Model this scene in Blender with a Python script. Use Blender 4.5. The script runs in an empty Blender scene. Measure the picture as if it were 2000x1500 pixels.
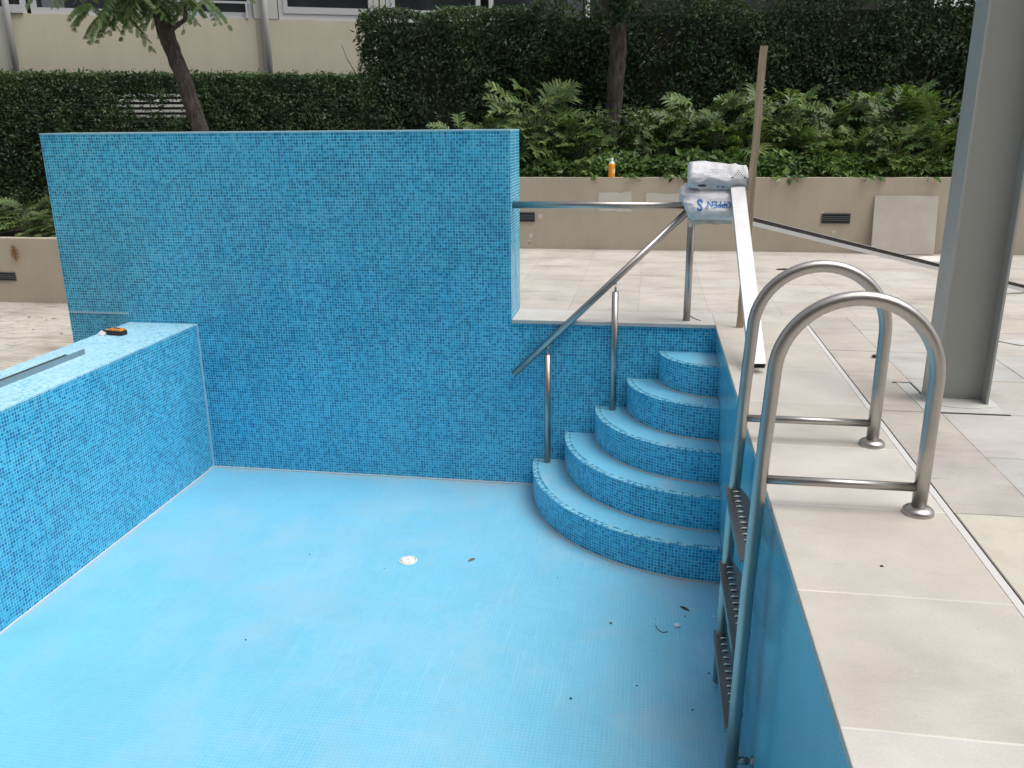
import bpy, bmesh, math, random
from mathutils import Vector, Matrix, noise
from mathutils.bvhtree import BVHTree
R = math.radians
sc = bpy.context.scene
col = sc.collection

# ------------------------------------------------------------------ camera
cam_d = bpy.data.cameras.new("camera"); cam = bpy.data.objects.new("camera", cam_d); col.objects.link(cam); sc.camera = cam
yaw, pitch, roll = -0.1603, 0.2969, -0.0093
F = Vector((math.sin(yaw)*math.cos(pitch), math.cos(yaw)*math.cos(pitch), -math.sin(pitch)))
R0 = Vector((math.cos(yaw), -math.sin(yaw), 0)); U0 = R0.cross(F)
RR = R0*math.cos(roll) + U0*math.sin(roll); UU = -R0*math.sin(roll) + U0*math.cos(roll)
cam.matrix_world = Matrix(((RR.x, UU.x, -F.x, -0.5908), (RR.y, UU.y, -F.y, -7.0471), (RR.z, UU.z, -F.z, 1.6), (0, 0, 0, 1)))
cam_d.sensor_width = 36; cam_d.lens = 29.815; cam_d.clip_end = 500; cam_d.clip_start = 0.05

# ------------------------------------------------------------------ sky and sun
SUN_EL, SUN_AZ = R(66), R(100)       # azimuth clockwise from +y: the brighter side of the sky is to the right
w = bpy.data.worlds.new("World"); sc.world = w; w.use_nodes = True
wn = w.node_tree; wn.nodes.clear()
sky = wn.nodes.new('ShaderNodeTexSky'); sky.sky_type = 'NISHITA'; sky.sun_disc = False
sky.sun_elevation = SUN_EL; sky.sun_rotation = SUN_AZ; sky.dust_density = 4; sky.air_density = 1.0; sky.ozone_density = 1
hs = wn.nodes.new('ShaderNodeHueSaturation'); hs.inputs['Saturation'].default_value = 0.28
bg = wn.nodes.new('ShaderNodeBackground'); bg.inputs['Strength'].default_value = 0.14
wo = wn.nodes.new('ShaderNodeOutputWorld')
wn.links.new(sky.outputs[0], hs.inputs['Color']); wn.links.new(hs.outputs[0], bg.inputs['Color']); wn.links.new(bg.outputs[0], wo.inputs['Surface'])
sd = bpy.data.lights.new("sun", 'SUN'); sd.energy = 1.6; sd.angle = R(45); sd.color = (1.0, 0.97, 0.93)
sun = bpy.data.objects.new("sun", sd); col.objects.link(sun)
sdir = Vector((math.sin(SUN_AZ)*math.cos(SUN_EL), math.cos(SUN_AZ)*math.cos(SUN_EL), math.sin(SUN_EL)))
sun.rotation_euler = sdir.to_track_quat('Z', 'Y').to_euler(); sun.location = sdir*30
sc.view_settings.view_transform = 'Standard'; sc.view_settings.look = 'None'; sc.view_settings.gamma = 1
sc.view_settings.exposure = 0.32
sc.render.engine = 'CYCLES'
sc.cycles.use_denoising = True
sc.cycles.max_bounces = 7; sc.cycles.diffuse_bounces = 4; sc.cycles.glossy_bounces = 4; sc.cycles.transparent_max_bounces = 6
sc.cycles.sample_clamp_indirect = 6

# ------------------------------------------------------------------ object helpers
def tag(o, label=None, cat=None, group=None, kind=None):
    if label: o['label'] = label
    if cat: o['category'] = cat
    if group: o['group'] = group
    if kind: o['kind'] = kind
    return o
def empty(name, loc=(0, 0, 0), label=None, cat=None, group=None, rz=0):
    o = bpy.data.objects.new(name, None); col.objects.link(o); o.location = loc; o.rotation_euler = (0, 0, rz)
    o.empty_display_size = .1
    return tag(o, label, cat, group)

class MB:
    """collects vertices, faces and metre-scaled uvs; build() links them as one mesh object"""
    def __init__(s): s.v = []; s.f = []; s.uv = []; s.sm = []
    def face(s, pts, uvs=None, smooth=False):
        i = len(s.v); s.v += [tuple(p) for p in pts]; s.f.append(tuple(range(i, i+len(pts))))
        if uvs is None:
            n = (Vector(pts[1])-Vector(pts[0])).cross(Vector(pts[-1])-Vector(pts[0]))
            a = [abs(c) for c in n]; k = a.index(max(a))
            uvs = [((p[1], p[2]) if k == 0 else (p[0], p[2]) if k == 1 else (p[0], p[1])) for p in pts]
        s.uv.append(uvs); s.sm.append(smooth)
    def box(s, a, b, M=None):
        x0, y0, z0 = a; x1, y1, z1 = b
        P = [(x0,y0,z0),(x1,y0,z0),(x1,y1,z0),(x0,y1,z0),(x0,y0,z1),(x1,y0,z1),(x1,y1,z1),(x0,y1,z1)]
        uvf = []
        for q in ((3,2,1,0),(4,5,6,7),(0,1,5,4),(2,3,7,6),(1,2,6,5),(3,0,4,7)):
            pts = [P[i] for i in q]
            n = (Vector(pts[1])-Vector(pts[0])).cross(Vector(pts[-1])-Vector(pts[0])); a_ = [abs(c) for c in n]; k = a_.index(max(a_))
            uvs = [((p[1], p[2]) if k == 0 else (p[0], p[2]) if k == 1 else (p[0], p[1])) for p in pts]
            s.face([M @ Vector(p) for p in pts] if M else pts, uvs)
        return s
    def prism(s, poly, z0, z1):
        n = len(poly)
        s.face([(x, y, z1) for x, y in poly]); s.face([(x, y, z0) for x, y in reversed(poly)])
        d = 0
        for i in range(n):
            (xa, ya), (xb, yb) = poly[i], poly[(i+1) % n]; L = math.hypot(xb-xa, yb-ya)
            s.face([(xa,ya,z0),(xb,yb,z0),(xb,yb,z1),(xa,ya,z1)], [(d,z0),(d+L,z0),(d+L,z1),(d,z1)]); d += L
        return s
    def tube(s, path, r, seg=16, caps=True, smooth=True, ry=None):
        path = [Vector(p) for p in path]; n = len(path)
        rs = r if isinstance(r, (list, tuple)) else [r]*n
        t = (path[1]-path[0]).normalized(); up = Vector((0, 0, 1)) if abs(t.z) < .9 else Vector((0, 1, 0))
        u = t.cross(up).normalized(); rings = []; d = 0; base = len(s.v)
        for i in range(n):
            if i == 0: tt = (path[1]-path[0]).normalized()
            elif i == n-1: tt = (path[-1]-path[-2]).normalized()
            else: tt = ((path[i+1]-path[i]).normalized()+(path[i]-path[i-1]).normalized()).normalized()
            u = (u - tt*u.dot(tt)).normalized(); v = tt.cross(u)
            if i: d += (path[i]-path[i-1]).length
            for k in range(seg):
                a = 2*math.pi*k/seg
                s.v.append(tuple(path[i]+(u*math.cos(a)+v*math.sin(a))*rs[i]))
            rings.append(d)
        for i in range(n-1):
            for k in range(seg):
                k2 = (k+1) % seg
                s.f.append((base+i*seg+k, base+i*seg+k2, base+(i+1)*seg+k2, base+(i+1)*seg+k))
                c = 2*math.pi*rs[i]/seg
                s.uv.append([(k*c, rings[i]), ((k+1)*c, rings[i]), ((k+1)*c, rings[i+1]), (k*c, rings[i+1])]); s.sm.append(smooth)
        if caps:
            s.f.append(tuple(base+k for k in reversed(range(seg)))); s.uv.append([(0, 0)]*seg); s.sm.append(False)
            s.f.append(tuple(base+(n-1)*seg+k for k in range(seg))); s.uv.append([(0, 0)]*seg); s.sm.append(False)
        return s
    def lathe(s, prof, c=(0, 0, 0), seg=24, M=None):
        base = len(s.v); c = Vector(c)
        for r, z in prof:
            for k in range(seg):
                a = 2*math.pi*k/seg; p = Vector((r*math.cos(a), r*math.sin(a), z))
                s.v.append(tuple((M @ p if M else p)+c))
        for i in range(len(prof)-1):
            for k in range(seg):
                k2 = (k+1) % seg
                s.f.append((base+i*seg+k, base+i*seg+k2, base+(i+1)*seg+k2, base+(i+1)*seg+k)); s.uv.append([(0, 0)]*4); s.sm.append(True)
        return s
    def build(s, name, m, parent=None, bevel=0, smooth_angle=None):
        me = bpy.data.meshes.new(name); me.from_pydata(s.v, [], s.f)
        ul = me.uv_layers.new(name="uv"); flat = []
        for u in s.uv:
            for p in u: flat += (p[0], p[1])
        ul.data.foreach_set("uv", flat)
        me.polygons.foreach_set("use_smooth", s.sm)
        me.materials.append(m); me.update()
        o = bpy.data.objects.new(name, me); col.objects.link(o)
        if parent: o.parent = parent
        if bevel:
            bm = bmesh.new(); bm.from_mesh(me); bmesh.ops.remove_doubles(bm, verts=bm.verts, dist=1e-5); bm.to_mesh(me); bm.free()
            b = o.modifiers.new('bevel', 'BEVEL'); b.width = bevel; b.segments = 2; b.limit_method = 'ANGLE'
        return o
def local(o, root):
    """mesh was written in world metres: shift it so it sits under its empty"""
    o.data.transform(Matrix.Translation(-root.location)); return o

# ------------------------------------------------------------------ material helpers
def newmat(name, color=(.5, .5, .5), rough=.5, metal=0, spec=.5):
    m = bpy.data.materials.new(name); m.use_nodes = True; nt = m.node_tree
    b = nt.nodes['Principled BSDF']; b.inputs['Base Color'].default_value = (*color, 1)
    b.inputs['Roughness'].default_value = rough; b.inputs['Metallic'].default_value = metal; b.inputs['Specular IOR Level'].default_value = spec
    return m, nt, b
class N:
    def __init__(s, nt): s.nt = nt
    def new(s, t, **k):
        n = s.nt.nodes.new(t)
        for a, v in k.items(): setattr(n, a, v)
        return n
    def put(s, sock, v):
        if isinstance(v, bpy.types.NodeSocket): s.nt.links.new(v, sock)
        elif isinstance(v, (tuple, list)) and len(v) == 3 and sock.type == 'RGBA': sock.default_value = (*v, 1)
        else: sock.default_value = v
    def math(s, op, a, b=0.0, c=None, clamp=False):
        n = s.new('ShaderNodeMath', operation=op, use_clamp=clamp); s.put(n.inputs[0], a); s.put(n.inputs[1], b)
        if c is not None: s.put(n.inputs[2], c)
        return n.outputs[0]
    def vm(s, op, a, b=(0, 0, 0)):
        n = s.new('ShaderNodeVectorMath', operation=op); s.put(n.inputs[0], a)
        if op == 'SCALE': s.put(n.inputs['Scale'], b)
        else: s.put(n.inputs[1], b)
        return n.outputs[0]
    def noise(s, vec, scale, detail=3, rough=.55, color=False):
        n = s.new('ShaderNodeTexNoise'); n.inputs['Scale'].default_value = scale; n.inputs['Detail'].default_value = detail
        n.inputs['Roughness'].default_value = rough
        if vec is not None: s.put(n.inputs['Vector'], vec)
        return n.outputs['Color' if color else 'Fac']
    def white(s, vec, color=False):
        n = s.new('ShaderNodeTexWhiteNoise', noise_dimensions='3D'); s.put(n.inputs['Vector'], vec); return n.outputs['Color' if color else 'Value']
    def ramp(s, fac, stops, interp='LINEAR'):
        n = s.new('ShaderNodeValToRGB'); cr = n.color_ramp; cr.interpolation = interp
        while len(cr.elements) < len(stops): cr.elements.new(.5)
        for e, (p, c) in zip(cr.elements, stops): e.position = p; e.color = (*c, 1) if len(c) == 3 else c
        s.put(n.inputs[0], fac); return n.outputs[0]
    def step(s, fac, lo, hi, a=0., b=1.):
        n = s.new('ShaderNodeMapRange'); n.inputs['From Min'].default_value = lo; n.inputs['From Max'].default_value = hi
        n.inputs['To Min'].default_value = a; n.inputs['To Max'].default_value = b
        s.put(n.inputs[0], fac); return n.outputs[0]
    def mix(s, fac, a, b, mode='MIX'):
        n = s.new('ShaderNodeMix', data_type='RGBA', blend_type=mode); s.put(n.inputs[0], fac); s.put(n.inputs[6], a); s.put(n.inputs[7], b)
        return n.outputs[2]
    def bump(s, h, strength=.3, dist=.01):
        n = s.new('ShaderNodeBump'); n.inputs['Strength'].default_value = strength; n.inputs['Distance'].default_value = dist
        s.put(n.inputs['Height'], h); return n.outputs[0]
    def uv(s): return s.new('ShaderNodeUVMap').outputs[0]
    def pos(s): return s.new('ShaderNodeNewGeometry').outputs['Position']
    def island(s): return s.new('ShaderNodeNewGeometry').outputs['Random Per Island']
    def xyz(s, v):
        n = s.new('ShaderNodeSeparateXYZ'); s.put(n.inputs[0], v); return n.outputs
    def comb(s, x, y, z=0.0):
        n = s.new('ShaderNodeCombineXYZ'); s.put(n.inputs[0], x); s.put(n.inputs[1], y); s.put(n.inputs[2], z); return n.outputs[0]

PITCH = 0.0242
def tile_mat(name, stops, grout, gw=.085, gstr=1.0, rough=.22, haze=(.22, .42, .55), haze_amt=.25, sheet_amt=.5, plain=False, var=.07, seed=0., spec=.4, bumpy=.22):
    m, nt, b = newmat(name, spec=spec); n = N(nt)
    uv = n.uv(); P = n.pos()
    jit = n.vm('SCALE', n.vm('SUBTRACT', n.noise(uv, 3.0, 2, color=True), (.5, .5, .5)), .0045)
    v = n.vm('SCALE', n.vm('ADD', uv, jit), 1/PITCH)
    v = n.vm('ADD', v, (seed, seed*1.7, 0))
    cell = n.vm('FLOOR', v); fr = n.vm('FRACTION', v)
    wn_ = n.white(cell); X = n.xyz(fr); C = n.xyz(cell)
    dx = n.math('SUBTRACT', .5, n.math('ABSOLUTE', n.math('SUBTRACT', X[0], .5)))
    dy = n.math('SUBTRACT', .5, n.math('ABSOLUTE', n.math('SUBTRACT', X[1], .5)))
    d = n.math('MINIMUM', dx, dy)
    line = n.step(d, gw*.55, gw*1.45, 1., 0.)
    # sheet joints every 14 tiles, unevenly visible
    sx = n.math('LESS_THAN', n.math('MODULO', n.math('ADD', C[0], 5600.), 14.), .5)
    sy = n.math('LESS_THAN', n.math('MODULO', n.math('ADD', C[1], 5600.), 14.), .5)
    sl = n.math('MAXIMUM', n.math('MULTIPLY', sx, n.math('LESS_THAN', X[0], gw*1.3)), n.math('MULTIPLY', sy, n.math('LESS_THAN', X[1], gw*1.3)))
    sl = n.math('MULTIPLY', sl, n.step(n.noise(uv, 2.2, 2), .45, .62))
    base = n.ramp(wn_, stops, 'CONSTANT')
    # every sheet and every region a little different
    sheet = n.white(n.vm('FLOOR', n.vm('SCALE', v, 1/14.)))
    k = n.math('ADD', n.math('MULTIPLY', n.math('SUBTRACT', sheet, .5), var), n.step(n.noise(uv, 1.3, 4), .3, .7, 1-var, 1+var))
    base = n.mix(1.0, base, n.comb(k, k, k), 'MULTIPLY')
    gvis = n.math('MULTIPLY', line, n.math('MULTIPLY', n.step(n.noise(uv, 5.0, 3), .25, .7, gstr*.55, gstr), n.math('MAXIMUM', n.step(n.noise(n.vm('MULTIPLY', uv, (1.5, 42, 1)), 1.0, 1), .35, .6, .45, 1), n.step(n.noise(n.vm('MULTIPLY', uv, (42, 1.5, 1)), 1.0, 1), .35, .6, .45, 1))))
    gvis = n.math('MAXIMUM', gvis, n.math('MULTIPLY', sl, sheet_amt))
    c = n.mix(gvis, base, grout)
    hz = n.math('MULTIPLY', n.step(n.noise(n.vm('MULTIPLY', uv, (1.0, .55, 1)), 1.7, 5, .6), .5, .78), haze_amt)
    c = n.mix(hz, c, haze)
    n.put(b.inputs['Base Color'], c)
    rr = n.math('ADD', n.math('MULTIPLY', line, .3), n.math('ADD', rough, n.math('MULTIPLY', hz, .6)))
    n.put(b.inputs['Roughness'], rr)
    h = n.math('ADD', n.math('MULTIPLY', line, -1.), n.math('MULTIPLY', wn_, .25))
    if bumpy: n.put(b.inputs['Normal'], n.bump(h, bumpy, .0012))
    return m, nt, b, n, c

BLUES = [(0, (.003, .20, .41)), (.18, (.005, .25, .485)), (.34, (.010, .32, .565)), (.50, (.022, .39, .64)), (.74, (.050, .465, .71)), (.94, (.010, .31, .48))]
M = {}
M['mosaic'] = tile_mat('blue_mosaic', BLUES, (.34, .76, .90), gw=.09, bumpy=.08, var=.10, sheet_amt=.75, haze=(.09, .38, .53), haze_amt=.22, spec=.35)[0]
PL = [(0, (.175, .515, .715)), (.33, (.18, .525, .725)), (.66, (.17, .51, .71))]
XWALL = -4.653
fm, nt, b, n, c = tile_mat('plain_pale_blue_tile', PL, (.38, .72, .83), gw=.07, gstr=.5, rough=.33, haze=(.36, .53, .62), haze_amt=.45, sheet_amt=.6, var=.04, spec=.3)
# dust and dirt specks lying on the pool floor
P = n.pos()
dust = n.step(n.noise(P, .9, 6, .62), .50, .74, 0, .5); c2 = n.mix(dust, c, (.42, .53, .60))
S3 = n.xyz(P); rr_ = n.math('SQRT', n.math('ADD', n.math('MULTIPLY', S3[0], S3[0]), n.math('MULTIPLY', S3[1], S3[1])))
e1 = n.step(n.math('SUBTRACT', rr_, 1.53), 0., .20, 1, 0); e2 = n.step(S3[1], -.16, 0., 0, 1); e3 = n.step(n.math('SUBTRACT', S3[0], XWALL), 0, .10, 1, 0); e4 = n.step(S3[0], -.10, 0, 0, 1)
ed = n.math('MAXIMUM', n.math('MAXIMUM', e1, e2), n.math('MAXIMUM', e3, e4)); ed = n.math('MINIMUM', n.math('MAXIMUM', ed, 0), 1)
ed = n.math('MULTIPLY', n.math('POWER', ed, 1.6), n.step(n.noise(P, 3.5, 6, .65), .36, .68, .0, .75)); c2 = n.mix(ed, c2, (.44, .43, .42))
trw = n.math('MULTIPLY', n.step(n.noise(n.vm('MULTIPLY', P, (40, 2.6, 1)), 1.0, 4, .6), .54, .68), n.step(n.noise(P, 1.5, 4), .42, .62)); c2 = n.mix(n.math('MULTIPLY', trw, .13), c2, (.50, .76, .86))
scf = n.math('MULTIPLY', n.step(n.noise(n.vm('MULTIPLY', P, (2.2, 6, 1)), 2.4, 8, .72), .58, .66), .22); c2 = n.mix(scf, c2, (.40, .47, .52))
sp = n.step(n.noise(P, 34, 2), .78, .82); c2 = n.mix(n.math('MULTIPLY', sp, .35), c2, (.10, .16, .2))
n.put(b.inputs['Base Color'], c2)
M['plain'] = fm
M['treadtile'] = tile_mat('dusty_tread_tile', PL, (.34, .70, .82), gw=.06, gstr=.3, rough=.35, haze=(.50, .49, .50), haze_amt=.75, sheet_amt=.3, var=.06, spec=.3)[0]
PW = [(0, (.125, .46, .62)), (.33, (.128, .465, .625)), (.66, (.123, .455, .615))]  # same tile as the floor, its shade put into a darker blue
M['plainwall'] = tile_mat('plain_blue_tile_shaded', PW, (.10, .45, .63), gw=.05, gstr=.02, rough=.15, haze=(.12, .46, .62), haze_amt=.3, sheet_amt=.1, var=.05, bumpy=0, spec=.5)[0]
LT = [(0, (.20, .52, .70)), (.12, (.30, .62, .78)), (.4, (.38, .68, .82)), (.75, (.44, .73, .85))]  # grazing sheen of the ledge top put into paler tile blues
M['ledgetop'] = tile_mat('pale_sheen_mosaic', LT, (.55, .80, .9), gstr=.7, rough=.25, haze=(.5, .66, .76), haze_amt=.4)[0]
NB = [(0, (.03, .22, .38)), (.3, (.12, .42, .58)), (.6, (.24, .56, .7))]
M['nosing'] = tile_mat('nosing_mosaic', NB, (.4, .7, .84), gstr=.6)[0]

def stone_mat(name, px, py, ox, oy, cols, joint, jw=.006, jstr=.8, rough=.6, dirt=.35, streak=True, dth=.53):
    m, nt, b = newmat(name); n = N(nt); P = n.pos(); S = n.xyz(P)
    jit = n.math('MULTIPLY', n.math('SUBTRACT', n.noise(P, 2.5, 3), .5), .012)
    x = n.math('DIVIDE', n.math('ADD', n.math('SUBTRACT', S[0], ox), jit), px); y = n.math('DIVIDE', n.math('ADD', n.math('SUBTRACT', S[1], oy), jit), py)
    cx, cy = n.math('FLOOR', x), n.math('FLOOR', y); fx, fy = n.math('FRACT', x), n.math('FRACT', y)
    dx = n.math('MULTIPLY', n.math('SUBTRACT', .5, n.math('ABSOLUTE', n.math('SUBTRACT', fx, .5))), px)
    dy = n.math('MULTIPLY', n.math('SUBTRACT', .5, n.math('ABSOLUTE', n.math('SUBTRACT', fy, .5))), py)
    ln = n.step(n.math('MINIMUM', dx, dy), jw*.4, jw, 1., 0.)
    ln = n.math('MULTIPLY', ln, n.step(n.noise(P, 1.6, 4), .3, .65, .25, 1.))
    cell = n.comb(cx, cy, 3.)
    wv = n.white(cell)
    base = n.ramp(wv, cols, 'LINEAR')
    blotch = n.noise(P, 2.6, 7, .62); base = n.mix(1.0, base, n.ramp(blotch, [(.25, (.84, .83, .82)), (.75, (1.10, 1.10, 1.09))]), 'MULTIPLY')
    if streak:
        st = n.noise(n.vm('MULTIPLY', P, (1.2, 9, 1)), 2.2, 5, .6); base = n.mix(n.step(st, .55, .85, 0, .22), base, (.36, .31, .26))
    warm = n.noise(P, 1.1, 4); base = n.mix(n.step(warm, .45, .75, 0, .25), base, (.62, .52, .44))
    dn = n.noise(n.vm('MULTIPLY', P, (.8, 2.6, 1)), 1.1, 9, .72); base = n.mix(n.step(dn, dth, dth+.17, 0, dirt), base, (.24, .20, .165))
    dm = n.noise(n.vm('MULTIPLY', P, (1.5, 5, 1)), 3.2, 7, .75); base = n.mix(n.step(dm, dth+.06, dth+.17, 0, dirt*.9), base, (.20, .17, .14))
    spk = n.step(n.noise(P, 48, 2), .70, .76); base = n.mix(n.math('MULTIPLY', spk, .30), base, (.2, .18, .16))
    spl = n.step(n.noise(P, 17, 6, .7), .60, .72); base = n.mix(n.math('MULTIPLY', spl, .22), base, (.70, .68, .66))
    fine = n.noise(P, 120, 3); base = n.mix(1.0, base, n.ramp(fine, [(.3, (.93, .93, .93)), (.7, (1.05, 1.05, 1.05))]), 'MULTIPLY')
    c = n.mix(n.math('MULTIPLY', ln, jstr), base, joint)
    n.put(b.inputs['Base Color'], c); n.put(b.inputs['Roughness'], n.step(blotch, .2, .8, rough-.1, rough+.15))
    h = n.math('SUBTRACT', n.math('MULTIPLY', n.noise(P, 60, 4), .25), ln); n.put(b.inputs['Normal'], n.bump(h, .25, .002))
    return m
CREAM = [(0, (.50, .468, .415)), (.5, (.53, .502, .455)), (1, (.545, .525, .485))]
M['coping'] = stone_mat('coping_limestone', 20, .735, -5.0, -3.50+.735*10, CREAM, (.72, .68, .62), jw=.006, jstr=.8, dirt=.2, streak=False)
M['copingpale'] = stone_mat('pale_coping_limestone', 20, 30, -5.0, -12, [(0, (.56, .535, .505)), (1, (.60, .575, .545))], (.70, .66, .60), dirt=.12, streak=False)
M['backdeck'] = stone_mat('back_limestone', .62, .62, -1.9, .43, [(0, (.49, .455, .41)), (.5, (.53, .495, .45)), (1, (.55, .52, .48))], (.30, .265, .23), jw=.008, jstr=.5, dirt=.6, dth=.51)
M['pavers'] = stone_mat('mixed_pavers', .74, .69, 1.10, -3.50, [(0, (.43, .425, .405)), (.3, (.51, .47, .42)), (.55, (.44, .445, .435)), (.8, (.55, .50, .42)), (1, (.48, .43, .39))], (.085, .08, .07), jw=.008, jstr=.85, dirt=.4, dth=.52)
M['paverstrip'] = stone_mat('narrow_pavers', .37, 1.38, .735, -3.50-1.38, [(0, (.50, .45, .40)), (.5, (.45, .42, .385)), (1, (.50, .46, .40))], (.085, .08, .07), jw=.010, jstr=.95, dirt=.45, dth=.5)
M['lowpavers'] = stone_mat('lower_terrace_pavers', .9, .9, -9.05, 1.55, CREAM, (.25, .22, .19), jw=.01, jstr=.6, dirt=.75, dth=.47)

def plaster(name, color, amp=.08, dirt=.15, rough=.8, stain=(.3, .27, .22)):
    m, nt, b = newmat(name, color, rough); n = N(nt); P = n.pos()
    a = n.noise(P, 1.4, 5, .6); c = n.mix(1.0, color, n.ramp(a, [(.25, (1-amp,)*3), (.75, (1+amp,)*3)]), 'MULTIPLY')
    s_ = n.noise(n.vm('MULTIPLY', P, (4, 4, .45)), 1.7, 7, .66); c = n.mix(n.step(s_, .47, .72, 0, dirt), c, stain)
    n.put(b.inputs['Base Color'], c); n.put(b.inputs['Normal'], n.bump(n.noise(P, 90, 4), .12, .002)); return m
M['planter'] = plaster('beige_render', (.47, .405, .32), .10, .30, .8, (.36, .31, .25))
M['patch'] = plaster('pale_patch_render', (.60, .56, .50), .06, .1)
M['cream'] = plaster('cream_render', (.52, .48, .37), .06, .1)
M['pier'] = plaster('pale_pier_paint', (.50, .50, .46), .04, .1)
M['garden'] = plaster('grey_render', (.075, .07, .062), .2, .4, .85, (.04, .038, .032))
M['soil'] = plaster('dark_soil', (.035, .028, .02), .3, .4, .95, (.02, .018, .012))
M['concrete'] = plaster('plain_concrete', (.40, .38, .35), .1, .2)
M['cement'] = plaster('cement_patch', (.47, .47, .44), .16, .3, .85, (.3, .3, .28))
M['bead'] = newmat('white_sealant', (.62, .66, .68), .5)[0]
M['edge'] = newmat('pale_blue_edge_grout', (.40, .62, .72), .5)[0]; M['footbead'] = newmat('sandy_grout', (.46, .44, .41), .7)[0]
M['whitestrip'] = newmat('white_joint_strip', (.58, .57, .55), .6)[0]
M['darkjoint'] = newmat('dark_joint', (.05, .047, .042), .8)[0]

def metal(name, color, rough, brushed=True, metalness=1.0):
    m, nt, b = newmat(name, color, rough, metalness); n = N(nt); uv = n.uv()
    a = n.noise(n.vm('MULTIPLY', uv, (260, 5, 1)), 1.0, 3); s_ = n.noise(n.pos(), 6, 5)
    n.put(b.inputs['Roughness'], n.math('ADD', n.step(a, .3, .7, rough-.05, rough+.07), n.step(s_, .4, .8, 0, .07)))
    n.put(b.inputs['Base Color'], n.mix(n.step(s_, .45, .8, 0, .4), color, tuple(c*.85 for c in color)))
    return m
M['steel'] = metal('brushed_stainless', (.45, .425, .40), .35)
M['darksteel'] = metal('dull_stainless', (.27, .265, .26), .34)
M['rib'] = newmat('highlit_rib', (.85, .85, .85), .25, .6)[0]  # sky highlight on the ribs put into a paler metal colour
M['alu'] = metal('mill_aluminium', (.80, .80, .80), .42, metalness=.55)
M['recessdark'] = newmat('recess_shade_black', (.01, .01, .01), .9)[0]
m, nt, b = newmat('grey_column_paint', (.155, .165, .16), .42); n = N(nt); P = n.pos()
n.put(b.inputs['Base Color'], n.mix(n.step(n.noise(P, 2, 5), .3, .75, 0, .5), (.34, .355, .345), (.38, .388, .378)))
n.put(b.inputs['Roughness'], n.step(n.noise(P, 5, 4), .3, .7, .34, .5)); M['column'] = m
m, nt, b = newmat('weathered_timber', (.25, .18, .11), .75); n = N(nt)
g = n.noise(n.vm('MULTIPLY', n.new('ShaderNodeTexCoord').outputs['Object'], (28, 28, 1.6)), 1.6, 6, .65)
n.put(b.inputs['Base Color'], n.ramp(g, [(.25, (.20, .14, .09)), (.5, (.36, .275, .185)), (.75, (.48, .385, .28))])); n.put(b.inputs['Normal'], n.bump(g, .4, .003)); M['timber'] = m

def leafmat(name, c1, c2, c3=None, rough=.42, trans=.25, spec=.4):
    m, nt, b = newmat(name, c1, rough, 0, spec); n = N(nt); r = n.island()
    stops = [(0, c1), (.75, c2)] + ([(1, c3)] if c3 else [])
    c = n.ramp(r, stops); big = n.noise(n.pos(), 1.3, 5); c = n.mix(1.0, c, n.ramp(big, [(.32, (.62, .66, .70)), (.68, (1.45, 1.42, 1.2))]), 'MULTIPLY')
    n.put(b.inputs['Base Color'], c)
    t = n.new('ShaderNodeBsdfTranslucent'); n.put(t.inputs['Color'], n.mix(1.0, c, (1.2, 1.4, .6), 'MULTIPLY'))
    mx = n.new('ShaderNodeMixShader'); mx.inputs[0].default_value = trans
    nt.links.new(b.outputs[0], mx.inputs[1]); nt.links.new(t.outputs[0], mx.inputs[2])
    nt.links.new(mx.outputs[0], nt.nodes['Material Output'].inputs['Surface']); return m
M['hedge'] = leafmat('hedge_leaf', (.034, .058, .032), (.064, .105, .052), (.12, .165, .09), .45, .3)
M['hedge2'] = leafmat('low_hedge_leaf', (.036, .070, .034), (.074, .125, .055), (.13, .18, .09), .45, .3)
M['cover'] = leafmat('ground_cover_leaf', (.045, .095, .025), (.10, .19, .045), (.19, .27, .07), .45, .2)
M['shrub'] = leafmat('shrub_leaf', (.045, .085, .02), (.09, .14, .035), (.16, .19, .05), .42, .25)
M['philo'] = leafmat('philodendron_leaf', (.055, .095, .035), (.12, .19, .065), (.24, .30, .12), .48, .25, .35)
M['fern'] = leafmat('feathery_leaf', (.075, .13, .055), (.13, .20, .09), (.20, .27, .14), .5, .3)
M['deadleaf'] = leafmat('brown_leaf', (.20, .10, .04), (.30, .15, .06), None, .6, .2)
M['stem'] = plaster('green_stem', (.11, .13, .06), .2, .1, .6)
M['twig'] = plaster('brown_twig', (.10, .075, .05), .2, .3, .85)
m, nt, b = newmat('tree_bark', (.09, .07, .055), .9); n = N(nt); T = n.new('ShaderNodeTexCoord').outputs['Object']
g = n.noise(n.vm('MULTIPLY', T, (16, 16, 3.5)), 1.5, 7, .7); g2 = n.noise(T, 2.5, 4)
n.put(b.inputs['Base Color'], n.mix(n.step(g2, .4, .7, 0, .5), n.ramp(g, [(.38, (.018, .013, .010)), (.52, (.075, .056, .045)), (.68, (.16, .125, .10))]), (.10, .095, .085)))
n.put(b.inputs['Normal'], n.bump(g, 1.0, .05)); M['bark'] = m
m, nt, b = newmat('window_glass', (.02, .024, .028), .06, 0, .8); M['glass'] = m
M['frame'] = newmat('white_window_frame', (.50, .51, .52), .4)[0]
M['pipe'] = newmat('grey_white_pipe', (.47, .47, .46), .45)[0]

# ------------------------------------------------------------------ the setting
XR_ = -1.729; D = 1.533; XW = -4.653; LW = .672; ZW = -.122; YN = -5.75
def struct(name, mb, m, bevel=0):
    return tag(mb.build(name, m, None, bevel), kind='structure')
struct('ground', MB().box((-150, -150, -1.9), (150, 150, -1.75)), M['concrete'])
# pool floor
struct('pool_floor', MB().box((XW-.3, YN-.2, -D-.15), (.3, .3, -D)), M['plain'])
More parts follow.
